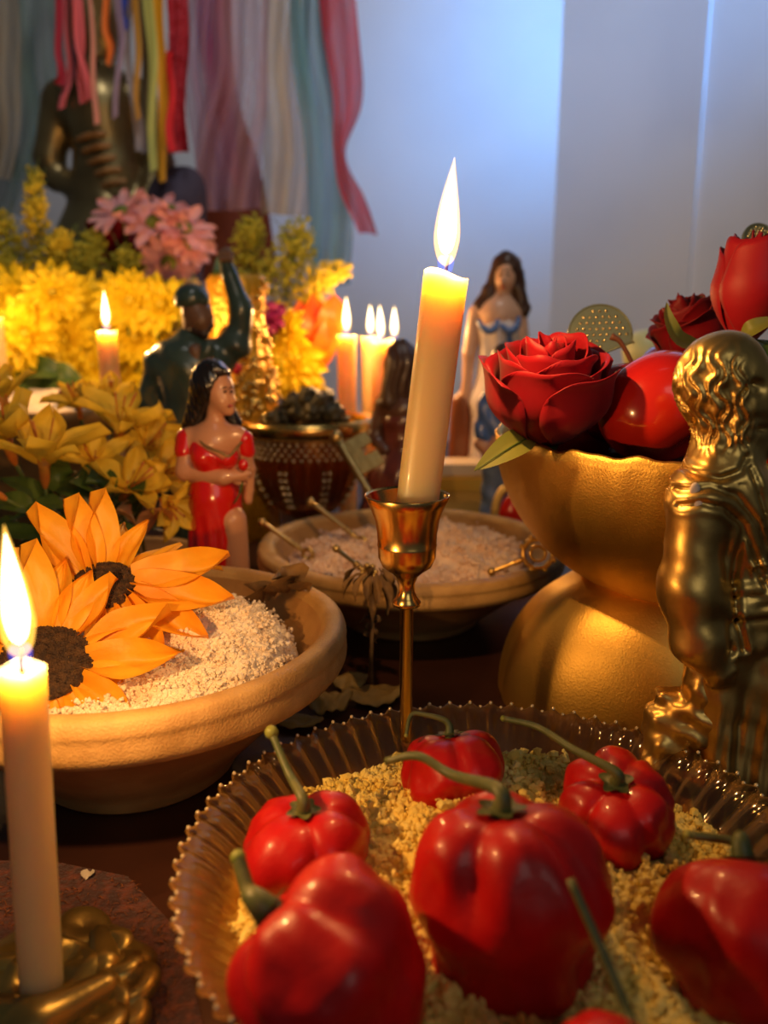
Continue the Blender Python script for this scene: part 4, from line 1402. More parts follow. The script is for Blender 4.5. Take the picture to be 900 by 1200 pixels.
# ---- green man with raised arm
B = Yp(228, 500, 0.80)
B = Vector((B.x, 0.80, 0.0))
L = mapper(B)
s = 0.80 / 1000 * 1.0
K = 0.005
st = thing('green_man_statue', 'dark green statue of a man in a cap raising one fist', 'statue', B)
body = [c2((222, 430), (228, 500), 38, 36, 0.010), c2((200, 425), (250, 422), 22, 22, 0.010), c2((188, 425), (180, 470), 19, 17, 0.006), c2((180, 470), (205, 505), 16, 12, 0.006, 0, -0.02),
        c2((252, 420), (277, 404), 20, 16, 0.008), c2((277, 404), (283, 362), 15, 12.5, 0.007), c2((283, 362), (268, 322), 12, 9, 0.006), c2((268, 322), (264, 308), 7.5, 7, 0.004),
        c2((214, 402), (226, 394), 13, 13, 0.005), c2((212, 412), (232, 425), 7, 6, 0.003, -0.022), c2((245, 405), (236, 430), 7, 5, 0.003, -0.022),
        c2((228, 500), (225, 560), 36, 30, 0.01), c2((212, 560), (208, 700), 19, 15, 0.008), c2((242, 560), (248, 700), 19, 15, 0.008)]
V, F = sculpt(body, 0.0022, lambda X, Y, Z: 0.0009 * np.sin(X * 190 + Z * 130 + 2 * np.sin(Z * 60)) , clip=lambda X, Y, Z: -Z + 0.0003)
mk('clothed_body', V, F, m_green, st)
hd_ = [e2((230, 364), (17, 20, 23)), e2((237, 375), (13, 15, 16), 0.004, -0.005), c2((245, 366), (247, 370), 3, 3.6, 0.0015, -0.009), e2((241, 386), (7, 8, 6), 0.003, -0.006), c2((227, 382), (229, 412), 12, 13, 0.005), c2((229, 412), (234, 428), 9, 7, 0.004, -0.020), e2((217, 366), (3, 4, 6), 0.002, -0.010), c2((242, 374), (248, 376), 2, 2, 0.001, -0.009),
       ]
V, F = sculpt(hd_, 0.0013)
mk('head', V, F, m_manskin, st)
V, F = sculpt([e2((265, 300), (8, 9, 10), 0.003)] + [c2((258 + i * 4.2, 296), (259 + i * 4.2, 305), 2.6, 2.4, 0.001, -0.008) for i in range(4)] + [c2((258, 304), (270, 303), 2.6, 2.2, 0.001, -0.011), c2((264, 306), (265, 322), 6, 6.5, 0.003)], 0.0011)
mk('fist', V, F, m_manskin, st)
V, F = sculpt([e2((225, 350), (20, 23, 17)), c2((212, 356), (240, 352), 6, 5, 0.003, -0.008), e2((213, 366), (7, 10, 12))], 0.0015, clip=lambda X, Y, Z: -(Z - (L(0, 360).z)))
mk('cap', V, F, m_green, st)
V, F = sculpt([c2((238, 388), (248, 382), 4, 3, 0.002, -0.010), c2((226, 386), (240, 392), 4, 5, 0.003, -0.010)], 0.001)
mk('beard', V, F, m_ink, st)
mk('plinth', *lathe([(0, 0), (0.042, 0), (0.042, 0.012), (0.036, 0.018), (0, 0.018)], 32), m_green, st)

# ---- dark seated woman behind the centre candle
B = Yp(468, 500, 0.83)
B = Vector((B.x, 0.83, 0.0))
L = mapper(B)
s = 0.83 / 1000
st = thing('dark_woman_figurine', 'dark red-brown figurine with long hair behind the leaning candle', 'figurine', B)
body = [e2((470, 425), (15, 17, 20)), c2((470, 440), (470, 465), 10, 12), c2((452, 472), (492, 472), 12, 12, 0.006), c2((472, 480), (472, 525), 24, 18, 0.008),
        c2((449, 474), (439, 512), 9.5, 8.5), c2((439, 512), (452, 528), 8, 6.5, K, 0, -0.014), c2((495, 474), (505, 512), 9.5, 8.5), c2((505, 512), (492, 528), 8, 6.5, K, 0, -0.014)]
V, F = sculpt(body, 0.0018)
mk('body', V, F, m_brownskin, st)
V, F = sculpt([c2((472, 495), (472, 522), 25, 20, 0.006), c2((472, 525), (470, 560), 24, 38, 0.010), c2((470, 560), (468, 620), 38, 50, 0.010), c2((468, 620), (468, 660), 50, 54, 0.008)], 0.002, lambda X, Y, Z: 0.0016 * np.sin(np.arctan2(Y, X) * 15 + 3 * np.sin(Z * 40)) * np.clip((L(0, 535).z - Z) * 25, 0, 1), clip=lambda X, Y, Z: -Z + 0.0003)
mk('dress', V, F, m_brown, st)
V, F = sculpt([e2((470, 418), (18, 20, 21), K, 0.002), c2((466, 424), (458, 470), 14, 14, 0.006, -0.006), c2((476, 424), (484, 470), 14, 13, 0.006, -0.004), c2((470, 430), (470, 492), 18, 14, 0.006, -0.002)], 0.0016, lambda X, Y, Z: 0.0007 * np.sin(X * 700 + 2 * np.sin(Z * 120)))
mk('hair', V, F, m_brownhair, st)
mk('belt', *lathe([(0.0175, L(0, 528).z), (0.0195, L(0, 527).z), (0.0195, L(0, 523).z), (0.0175, L(0, 522).z)], 32), mat('dull_gold', (0.5, 0.3, 0.1), 0.35, 1.0), st)

# ---- tall woman in white and blue
B = Yp(584, 500, 0.98)
B = Vector((B.x, 0.98, 0.0))
L = mapper(B)
s = 0.98 / 1000
st = thing('blue_white_figurine', 'tall figurine of a brown-haired woman in a white and blue gown', 'figurine', B)
body = [e2((592, 322), (14, 17, 20)), e2((590, 331), (10.5, 12, 12), 0.004, -0.004), c2((589, 327), (588, 331), 2.2, 3, 0.001, -0.0185), c2((590, 335), (586, 356), 9, 10, 0.005), c2((565, 364), (603, 366), 10, 10, 0.007), c2((584, 370), (584, 420), 24, 18, 0.008), c2((584, 430), (580, 480), 23, 25, 0.008),
        c2((558, 366), (550, 415), 9, 8), c2((550, 415), (546, 462), 7.5, 5.5), e2((545, 472), (5, 5, 9), 0.003), c2((543, 478), (543, 486), 2, 1.6, 0.001), c2((547, 478), (548, 487), 2, 1.6, 0.001),
        c2((609, 368), (614, 415), 8.5, 8), c2((614, 415), (612, 462), 7.5, 5.5), e2((612, 472), (5, 5, 9), 0.003)]
V, F = sculpt(body, 0.0018)
mk('body', V, F, m_skinpale, st)
V, F = sculpt([c2((585, 385), (584, 420), 25.5, 20, 0.006), c2((584, 425), (581, 470), 24.5, 29, 0.008), c2((581, 470), (578, 560), 29, 33, 0.008), c2((578, 560), (576, 640), 33, 46, 0.01)], 0.0021, lambda X, Y, Z: 0.0010 * np.sin(X * 330 + 2 * np.sin(Z * 30)), clip=lambda X, Y, Z: np.maximum(-Z + 0.0003, Z - (L(0, 374).z - 0.25 * np.abs(X))))
mk('gown', V, F, m_white, st)
for sx, px in ((-1, 573), (1, 597)):
    mk('bodice_trim', *tube([L(px - 12, 372 + (4 if sx < 0 else 6), -.018), L(px - 8, 383, -.024), L(px, 388, -.027), L(px + 8, 383, -.025), L(px + 11, 372, -.019)], [.0025, .0035, .004, .0035, .0025], 8, 16), m_blue, st)
mk('front_panel', *grid(lambda u, v: L(596 + 9 * (2 * u - 1) * (0.5 + v), 392 + 70 * v, -0.0255 + 0.006 * (2 * u - 1) ** 2 + .002 * sin(v * 3)), 7, 12), m_blue, st)
V, F = sculpt([e2((593, 316), (18, 20, 21), K, 0.004), c2((584, 322), (565, 362), 9, 11, 0.006), c2((565, 362), (560, 374), 10, 5, 0.005), c2((604, 322), (611, 362), 9, 10, 0.006), c2((611, 362), (611, 378), 9, 5, 0.005), c2((592, 330), (590, 372), 18, 22, 0.006, 0.016), e2((591, 328), (12.5, 24, 18.5), 0.003, -0.024, True)], 0.0016, lambda X, Y, Z: 0.0006 * np.sin(X * 350 + 3 * np.sin(Z * 140)))
mk('hair', V, F, m_brownhair, st)
for px in (586.5, 595):
    mk('eye', *ball(L(px, 322, -0.0165), (2.2 * s, 1.5 * s, 1.2 * s), 8, 6), m_ink, st)
    mk('eyebrow', *tube([L(px - 3, 317.5, -.0165), L(px, 316, -.0172), L(px + 3, 317.5, -.0165)], [.0004, .0007, .0004], 5), m_ink, st)
mk('lips', *ball(L(589.5, 336.5, -0.0158), (3.2 * s, 1.8 * s, 1.5 * s), 8, 6), m_lip, st)
# brown rock/wood beside her
V, F = sculpt([c2((540, 470), (538, 640), 11, 17, 0.004, 0.006), c2((546, 450), (542, 500), 5, 10, 0.004, 0.006)], 0.002, lambda X, Y, Z: 0.0012 * np.sin(X * 300 + Z * 25), clip=lambda X, Y, Z: -Z + 0.0003)
mk('cape_edge', V, F, m_woodbrown, st)

# ---- figure in blue top and jeans, half hidden behind the gold bowl
B = Yp(583, 560, 0.84)
B = Vector((B.x, 0.84, 0.0))
L = mapper(B)
s = 0.84 / 1000
st = thing('jeans_figurine', 'small figurine in a blue top and jeans half hidden by the gold bowl', 'figurine', B)
V, F = sculpt([c2((592, 430), (592, 450), 13, 10, 0.004), e2((592, 425), (14, 15, 18)), c2((586, 512), (572, 538), 9, 8, 0.003, -0.012), c2((564, 520), (582, 538), 9, 7, 0.003, -0.006, -0.014), e2((588, 540), (7, 6, 6), 0.002, -0.014)], 0.0018)
mk('body', V, F, m_skin, st)
V, F = sculpt([c2((590, 470), (588, 525), 22, 22, 0.008), c2((572, 468), (566, 508), 11, 11, 0.005, -0.004), c2((606, 468), (612, 508), 11, 11, 0.005)], 0.0018, lambda X, Y, Z: 0.0009 * np.sin(X * 400 + Z * 250))
mk('top', V, F, m_blue, st)
V, F = sculpt([c2((588, 530), (588, 545), 20, 20, 0.006), c2((580, 550), (574, 640), 15, 14, 0.004), c2((598, 550), (602, 640), 15, 14, 0.004)], 0.0018, lambda X, Y, Z: 0.0007 * np.sin(Z * 300 + X * 200), clip=lambda X, Y, Z: -Z + 0.0003)
mk('jeans', V, F, m_jean, st)
V, F = sculpt([e2((592, 418), (16, 17, 17), K, 0.004), c2((592, 420), (592, 450), 15, 10, 0.005, 0.010)], 0.0018)
mk('hair', V, F, m_brownhair, st)

# red cushion with gold edging behind the gold bowl
B = Yp(607, 600, 0.80)
B = Vector((B.x, 0.80, 0.0))
L = mapper(B)
s = 0.8 / 1000
st = thing('red_heart', 'red heart-shaped ornament with gold edging behind the gold bowl', 'ornament', B)
V, F = sculpt([e2((604, 606), (20, 12, 30), 0.004), e2((632, 606), (20, 12, 30), 0.004), e2((617, 630), (26, 12, 32), 0.006)], 0.0016, clip=lambda X, Y, Z: -Z + 0.0003)
mk('heart', V, F, m_red, st)
pts = [L(606, 655, -.004), L(586, 630, -.006), L(580, 600, -.006), L(588, 576, -.006), L(604, 570, -.006), L(617, 582, -.006)]
mk('gold_edge', *tube(pts, [0.004] * 6, 8, 24), m_cream, st)

# gold casket behind the candle
B = Yp(540, 600, 0.99)
B = Vector((B.x, 0.93, 0.0))
L = mapper(B)
bx_ = thing('gold_casket', 'low cream and gold casket behind the brass candlestick', 'casket', B)
z0, z1 = 0.0, L(0, 536).z
mk('body', *box((-0.002, 0, (z0 + z1) / 2 - 0.008), (0.034, 0.02, (z1 - z0) / 2 - 0.008)), m_cream, bx_, smooth=False)
mk('lid', *box((-0.002, 0, z1 - 0.010), (0.037, 0.023, 0.006)), mat('cream_paint', (0.75, 0.58, 0.38), 0.5), bx_, smooth=False)
mk('gold_band', *box((-0.002, -0.0225, z1 - 0.026), (0.036, 0.0025, 0.007)), mat('yellow_gold', (0.95, 0.60, 0.10), 0.3, 0.6), bx_, smooth=False)
mk('end_post', *ball((0.031, -0.022, z1 - 0.012), (0.008, 0.008, 0.016), 12, 10), m_cream, bx_)

# ---- big bronze seated statue under the ribbons
B = Yp(120, 300, 1.42)
B = Vector((B.x, 1.42, 0.0))
L = mapper(B)
s = 1.40 / 1000
K = 0.01
st = thing('bronze_statue', 'large bronze statue with one hand on its hip behind the flowers', 'statue', B)
body = [e2((112, 30), (32, 34, 42), 0.01), c2((112, 60), (112, 100), 20, 24, 0.015), c2((78, 118), (160, 116), 22, 22, 0.02), c2((120, 130), (130, 200), 44, 34, 0.02), c2((130, 210), (128, 300), 40, 55, 0.02),
        c2((72, 120), (58, 185), 21, 17, 0.012), c2((58, 185), (66, 208), 16, 14, 0.01), c2((66, 208), (130, 245), 14, 8.5, 0.01, 0, -0.06), e2((136, 248), (13, 10, 9), 0.006, -0.06),
        c2((128, 300), (110, 420), 60, 75, 0.02), c2((160, 118), (186, 190), 20, 17, 0.012), c2((186, 190), (170, 240), 15, 12, 0.01, 0, -0.03)]
V, F = sculpt(body, 0.0052, clip=lambda X, Y, Z: -Z + 0.0003)
mk('figure', V, F, m_bronze, st)
for i in range(5):
    x0, y0 = 96 + i * 6, 160 + i * 14
    mk('chest_band', *tube([L(x0 - 6, y0 + 4, -.048), L(x0 + 10, y0 - 2, -.066), L(x0 + 28, y0 - 4, -.066)], [.004, .005, .004], 8, 10), m_tanwrap, st)

# ================================================================== CLOTH BEHIND THE FLOWERS
def ribbon(name, label, ctrl, d, material, folds=1.5, amp=0.010, seed=0, group='hanging ribbons and veils', nu=None, cat='ribbon'):
    """ctrl: (px, py, width_px) from top to bottom at depth d; hangs as a rippled strip"""
    q = cr([(a, b, c_) for a, b, c_ in ctrl], 46)
    rnd = random.Random(seed)
    ph = rnd.uniform(0, 6)
    nu = nu or max(5, int(ctrl[0][2] / 3))
    V, F = [], []
    y0 = P(ctrl[0][0], 200, d).y
    o_ = Yp(ctrl[0][0], ctrl[0][1], y0)
    for j, (cx_, py, wd) in enumerate(q):
        for i in range(nu):
            u = i / (nu - 1) - 0.5
            yo = amp * sin(folds * 2 * PI * u + ph + 0.05 * j + 0.8 * sin(0.11 * j + ph)) + 0.3 * amp * sin(folds * 5 * u + 0.2 * j + ph)
            p = Yp(cx_ + u * wd + 2.0 * sin(0.21 * j + ph), py + 2.0 * sin(3 * u + ph) * (j > 40), y0 + yo)
            V.append(tuple(p - o_))
    for j in range(45):
        for i in range(nu - 1):
            F.append((j * nu + i, j * nu + i + 1, (j + 1) * nu + i + 1, (j + 1) * nu + i))
    o = mk(name, V, F, material, loc=o_)
    tag(o, label, cat, group)
    return o


TOP = -60
RB = [
    ('ribbon', 'beige sheer veil at the far left edge of the picture', [(-12, TOP, 60), (0, 60, 46), (6, 130, 40), (-6, 210, 34)], 1.38, sheer('beige_gauze', (0.55, 0.46, 0.34), .7), 1.5, .012),
    ('ribbon', 'wide sage green veil left of the bronze statue', [(30, TOP, 90), (38, 60, 84), (36, 150, 80), (10, 250, 60)], 1.50, sheer('sage_gauze', (0.20, 0.28, 0.24), .75), 1.8, .015),
    ('ribbon', 'short crimson ribbon over the bronze shoulder', [(68, TOP, 10), (68, 40, 9), (72, 75, 9), (68, 100, 12)], 1.27, mat('crimson_ribbon', (0.45, 0.02, 0.05), 0.6), .5, .004),
    ('ribbon', 'leftmost coral pink ribbon strand over the bronze statue', [(84, TOP, 8), (88, 20, 8), (97, 70, 8), (104, 118, 10)], 1.25, mat('coral_ribbon', (0.80, 0.15, 0.17), 0.6), .5, .004),
    ('ribbon', 'middle coral pink ribbon strand over the bronze statue', [(92, TOP, 7), (94, 30, 7), (96, 80, 8), (96, 122, 9)], 1.26, mat('coral_ribbon', (0.8, .15, .17)), .5, .004),
    ('ribbon', 'short pink ribbon end on the bronze shoulder', [(78, TOP, 7), (80, 40, 6), (80, 90, 8), (74, 126, 9)], 1.28, mat('coral_ribbon', (0.8, .15, .17)), .5, .004),
    ('ribbon', 'long thin salmon ribbon reaching the bronze chest', [(103, TOP, 5), (106, 30, 5), (111, 90, 6), (112, 147, 7)], 1.24, mat('salmon_ribbon', (0.78, 0.32, 0.24), 0.6), .5, .003),
    ('ribbon', 'dark indigo ribbon between the pink strands', [(88, TOP, 9), (88, 20, 9), (89, 60, 8), (88, 92, 8)], 1.29, mat('indigo_ribbon', (0.05, 0.04, 0.10), 0.6), .5, .004),
    ('ribbon', 'short orange ribbon over the bronze neck', [(124, TOP, 8), (125, 20, 8), (127, 50, 9), (128, 76, 6)], 1.26, mat('orange_ribbon', (0.85, 0.22, 0.03), 0.6), .6, .004),
    ('ribbon', 'olive gold ribbon at the bronze head', [(112, TOP, 16), (113, 0, 14), (114, 30, 12), (116, 62, 10)], 1.29, mat('olive_ribbon', (0.22, 0.15, 0.05), 0.5), .6, .004),
    ('ribbon', 'thin lilac ribbon strand crossing to the left', [(136, TOP, 8), (140, 20, 8), (141, 70, 7), (135, 138, 6)], 1.25, mat('lilac_ribbon', (0.36, 0.27, 0.40), 0.6), .5, .003),
    ('ribbon', 'short royal blue ribbon at the top', [(147, TOP, 9), (146, 0, 9), (145, 20, 8), (146, 34, 6)], 1.25, mat('royal_ribbon', (0.03, 0.06, 0.38), 0.5), .5, .003),
    ('ribbon', 'grey lilac ribbon reaching down to the bronze waist', [(150, TOP, 8), (151, 30, 8), (153, 100, 9), (168, 178, 16)], 1.27, mat('greylilac_ribbon', (0.34, 0.30, 0.32), 0.6), .7, .004),
    ('ribbon', 'mustard ribbon left of the yellow-green one', [(160, TOP, 8), (160, 30, 8), (161, 90, 7), (162, 140, 5)], 1.26, mat('mustard_ribbon', (0.62, 0.32, 0.05), 0.5), .5, .003),
    ('ribbon', 'olive ribbon behind the yellow-green ribbon', [(168, TOP, 8), (168, 40, 8), (169, 110, 8), (168, 180, 7)], 1.30, mat('darkolive_ribbon', (0.13, 0.11, 0.06), 0.5), .5, .003),
    ('ribbon', 'yellow-green satin ribbon reaching almost to the flowers', [(173, TOP, 12), (176, 30, 12), (179, 110, 10), (180, 200, 9)], 1.24, mat('yellowgreen_ribbon', (0.55, 0.58, 0.16), 0.4), .6, .004),
    ('ribbon', 'orange-yellow satin ribbon right of the yellow-green one', [(186, TOP, 13), (187, 30, 13), (190, 120, 12), (192, 212, 9)], 1.26, mat('amber_ribbon', (0.80, 0.38, 0.02), 0.4), .6, .004),
    ('ribbon', 'crimson lace strip with ragged edge', [(208, TOP, 26), (208, 30, 25), (207, 110, 24), (208, 180, 24)], 1.28, mat('crimson_lace', (0.40, 0.012, 0.03), 0.7, bump=1.0, bscale=60, bdist=.01), 1.6, .010),
    ('ribbon', 'bright red narrow ribbon on the crimson lace', [(200, 60, 8), (200, 100, 8), (200, 140, 9), (201, 178, 9)], 1.245, mat('scarlet_ribbon', (0.75, 0.02, 0.03), 0.5), .5, .003),
    ('ribbon', 'lilac sheer veil beside the crimson lace', [(236, TOP, 34), (232, 60, 30), (236, 140, 34), (258, 232, 40)], 1.36, sheer('lilac_gauze', (0.50, 0.30, 0.44), .62), 1.4, .014),
    ('ribbon', 'magenta sheer veil strip', [(248, TOP, 34), (248, 40, 34), (256, 120, 32), (268, 218, 38)], 1.40, sheer('magenta_gauze', (0.52, 0.07, 0.17), .78), 1.2, .012),
    ('ribbon', 'wide rose sheer veil with rounded lower hem', [(284, TOP, 66), (282, 60, 66), (270, 150, 80), (272, 245, 70)], 1.33, sheer('rose_gauze', (0.56, 0.34, 0.42), .55), 2.0, .016),
    ('cloth_drape', 'brick red gathered cloth showing below the sheer veils', [(262, TOP, 20), (264, 100, 26), (266, 190, 70), (268, 240, 96), (270, 330, 110)], 1.50, m_brownred, 3.0, .022),
    ('ribbon', 'cream gold sheer veil left of the teal ribbon', [(334, TOP, 56), (334, 60, 54), (336, 150, 58), (334, 252, 56)], 1.37, sheer('cream_gauze', (0.62, 0.50, 0.34), .66), 1.8, .014),
    ('ribbon', 'long teal sheer ribbon falling lowest of all', [(358, TOP, 40), (364, 60, 42), (376, 160, 44), (388, 260, 52), (392, 334, 40)], 1.34, sheer('teal_gauze', (0.16, 0.36, 0.42), .72), 1.4, .013),
    ('ribbon', 'pale pink narrow sheer ribbon left of the red one', [(378, TOP, 16), (380, 30, 16), (388, 100, 16), (398, 170, 14)], 1.37, sheer('palepink_gauze', (0.66, 0.36, 0.36), .6), .8, .008),
    ('ribbon', 'wavy red sheer ribbon at the right end of the veils', [(392, TOP, 42), (398, 40, 42), (407, 120, 34), (400, 180, 14), (412, 228, 26), (430, 275, 22)], 1.32, sheer('red_gauze', (0.60, 0.055, 0.07), .86), .9, .012),
]
for i, (nm, lab, ctrl, d, mm, fo, am) in enumerate(RB):
    ribbon(nm, lab, ctrl, d, mm, fo, am, seed=i + 20)
# rod that carries them (just above the picture)
rp0, rp1 = P(-60, -64, 1.33), P(470, -64, 1.33)
rd = mk('trim_1', *tube([rp0, rp1], [0.012, 0.012], 10), m_wood)
structure(rd)

# cloth bundles under the veils
def bundle(label, px, py, w_, h_, y, material, seed, name='cloth_bundle', cat='cloth'):
    B_ = Yp(px, py, y)
    B_ = Vector((B_.x, y, 0))
    c0 = Yp(px, py, y) - B_
    sx = y / 1000
    rw, rh = w_ * sx * .5, h_ * sx * .5
    o = thing(name, label, cat, B_)
    V, F = sculpt([ell((0, 0, c0.z), (rw, rw * .6, rh), .01), cap((0, 0, 0), (0, 0, c0.z), rw * .9, rw * .8, .01)], 0.005, lambda X, Y, Z: 0.004 * np.sin(X * 75 + seed + 2.5 * np.sin(Z * 22 + X * 20)) + 0.004 * np.sin(Z * 50 + 40 * X + seed), clip=lambda X, Y, Z: -Z + 0.0003)
    mk('drape', V, F, material, o)


bundle('dark indigo cloth bundle behind the pink daisies', 208, 240, 70, 90, 1.40, m_indigo, 4)

# ================================================================== BACKGROUND BOUQUET
def vase(label, px, py, y, h, r):
    c = Yp(px, py, y)
    t_ = thing('vase', label, 'vase', (c.x, y, 0))
    mk('body', *lathe([(0, 0), (r * .7, 0), (r * .8, h * .08), (r, h * .4), (r * .8, h * .75), (r * .7, h * .88), (r * .85, h), (r * .78, h * .99), (r * .62, h * .86), (0, h * .8)], 32), m_vase, t_)
    return t_


vase('dark vase behind the alstroemerias holding yellow chrysanthemums', 95, 430, 1.06, 0.13, 0.060)
vase('dark vase holding the pink daisies and filler', 150, 330, 1.22, 0.15, 0.055)
vase('dark vase between green statue and candles holding yellow flowers', 330, 430, 1.10, 0.12, 0.045)

MUM = []
for k in range(3):
    rnd = random.Random(40 + k)
    parts = []
    for ring, (n, ln, el, wd) in enumerate(((17, 1.0, 6, .30), (15, 0.86, 24, .28), (11, 0.62, 45, .24), (7, 0.4, 66, .2))):
        for i in range(n):
            a = 2 * PI * (i + rnd.uniform(-.25, .25)) / n + ring * .3
            V, F = petal_mesh(ln * rnd.uniform(.85, 1.1), wd, 0.35, rnd.uniform(-.02, .25), 0.62, 5, 6, .5, seed=i)
            Mx = Matrix.Rotation(a, 4, 'Z') @ Matrix.Translation((0.05, 0, 0)) @ Matrix.Rotation(-math.radians(el + rnd.uniform(-9, 9)), 4, 'Y')
            parts.append(([tuple(Mx @ Vector(v)) for v in V], F))
    MUM.append(mesh_of(*join(*parts), m_yel, 'petals'))
MUMC = mesh_of(*ball((0, 0, 0.10), (0.14, 0.14, 0.12), 12, 8), m_fill, 'centre')


def mum(label, px, py, y, R, nrm, root, k=0, group='yellow chrysanthemums'):
    c = Yp(px, py, y)
    t_ = thing('chrysanthemum', label, 'flower', c, group)
    Mx = frame(nrm, rand_dir()) @ Matrix.Scale(R, 4)
    stuff(share('petals', MUM[k % 3], t_, Mx))
    share('centre', MUMC, t_, Mx)
    rt = Vector(root) - c
    mk('stem', *tube([Vector((0, 0, 0)), Vector((0, 0.01, -0.03)) + rt * 0.2, rt], [0.002, 0.0022, 0.0025], 6, 8), m_stalk, t_)


v1 = Yp(95, 430, 1.06)
v1 = (v1.x, 1.06, 0.11)
mums = [(18, 352, 38, 'at the left edge beside the goldenrod'), (62, 345, 34, 'high in the row, left of the far left candle'), (100, 362, 36, 'just left of the far left flame'), (32, 392, 40, 'at the left edge under the highest bloom'), (78, 398, 38, 'between the left edge and the far left candle'),
        (152, 352, 36, 'just right of the far left flame'), (190, 358, 34, 'touching the green statue cap, upper'), (160, 395, 38, 'right of the far left candle at wax height'), (112, 428, 30, 'below the row, left of the candle wax'), (148, 436, 30, 'lowest, right of the far left candle'), (4, 425, 30, 'lowest at the very left edge'), (190, 402, 30, 'beside the shoulder of the green statue')]
for i, (px, py, r, lab) in enumerate(mums):
    mum('yellow chrysanthemum ' + lab, px, py, 1.0 + random.uniform(-.03, .05), r * 1.0 / 1000 * 1.12, (random.uniform(-.4, .4), -1, random.uniform(0.1, .7)), v1, i)
v3 = Yp(330, 430, 1.10)
v3 = (v3.x, 1.10, 0.10)
mums2 = [(328, 395, 36, 'upper bloom right of the gold beaded column'), (345, 425, 38, 'largest bloom above the glass bowl'), (318, 440, 34, 'lower left bloom above the glass bowl'), (355, 455, 26, 'lowest bloom touching the rocks in the glass bowl'), (300, 455, 24, 'small bloom behind the red-dress figurine')]
for i, (px, py, r, lab) in enumerate(mums2):
    mum('yellow chrysanthemum, ' + lab, px, py, 1.05 + random.uniform(-.02, .02), r * 1.1 / 1000, (random.uniform(-.4, .4), -1, random.uniform(0.1, .7)), v3, i + 1)

# pink daisies
PINKP = [mesh_of(*petal_mesh(1.0, 0.42, 0.25, dd, 0.62, 6, 8, .35, seed=i), m_pink) for i, dd in enumerate((.1, .3, -.05))]
v2 = Yp(150, 330, 1.22)
v2 = (v2.x, 1.22, 0.13)
for lab, px, py, r, nn in (('at the top left of the pink cluster', 142, 250, 36, (-.3, -.6, .8)), ('in the middle of the pink cluster', 182, 262, 40, (.05, -.75, .65)), ('at the top right of the pink cluster', 215, 268, 36, (.4, -.6, .7)), ('at the right side of the pink cluster', 222, 285, 32, (.5, -.8, .4)), ('at the bottom of the pink cluster', 198, 308, 34, (.0, -1, .1)), ('lowest and half hidden in the pink cluster', 195, 335, 26, (-.2, -1, -.1)), ('small, upper edge of the pink cluster', 200, 245, 24, (.2, -.3, .9))):
    c = Yp(px, py, 1.14)
    t_ = thing('daisy', 'pink daisy ' + lab, 'flower', c, 'pink daisies')
    M0 = frame(nn, rand_dir())
    R_ = r * 1.12 / 1000
    for i in range(13):
        share('petal', PINKP[i % 3], t_, M0 @ Matrix.Rotation(2 * PI * i / 13 + random.uniform(-.1, .1), 4, 'Z') @ Matrix.Translation((R_ * .2, 0, 0)) @ Matrix.Rotation(-random.uniform(0, .5), 4, 'Y') @ Matrix.Scale(R_ * .85, 4))
    mk('centre', *ball((0, 0, R_ * .06), (R_ * .28, R_ * .28, R_ * .16), 12, 8), m_flowergreen, t_, M=M0)
    rt = Vector(v2) - c
    mk('stem', *tube([Vector((0, 0.006, 0)), Vector((0, .03, -.04)) + rt * .3, rt], [.002, .002, .0025], 6, 8), m_stalk, t_)


# carnations (ruffled balls)
def carnation(label, px, py, y, r_px, material, name='carnation', group='dark red carnations'):
    c = Yp(px, py, y)
    R_ = r_px * y / 1000
    t_ = thing(name, label, 'flower', c, group)
    parts = []
    for i in range(34):
        d_ = Vector((random.gauss(0, 1), random.gauss(0, 1) - .3, random.gauss(0, 1) + .5)).normalized()
        V, F = petal_mesh(R_, R_ * 0.95, .5, random.uniform(-.3, .4), .75, 6, 5, .2, seed=i)
        V = [(x, y_, z + 0.10 * R_ * sin(y_ / R_ * 22) * (x / R_)) for x, y_, z in V]
        Mx = frame(rand_dir(), d_)
        Mx = Matrix.Rotation(0, 4, 'Z') @ Mx
        parts.append(([tuple(Mx @ Vector(v)) for v in V], F))
    stuff(mk('petals', *join(*parts), material, t_))
    mk('stem', *tube([(0, 0, 0), (0, .03, -c.z * .4), (0, .05, -c.z * .6)], [.002, .002, .002], 6), m_stalk, t_)


carnation('dark red carnation behind the left pink daisy', 132, 282, 1.19, 30, m_carn)
carnation('dark red carnation in the shade under the pink daisies', 162, 300, 1.18, 30, m_carn)
carnation('dark magenta carnation under the lowest pink daisy', 188, 322, 1.16, 20, m_purple, group=None)
carnation('purple bloom right of the gold beaded column', 318, 372, 1.02, 18, m_purple, 'purple_flower', None)


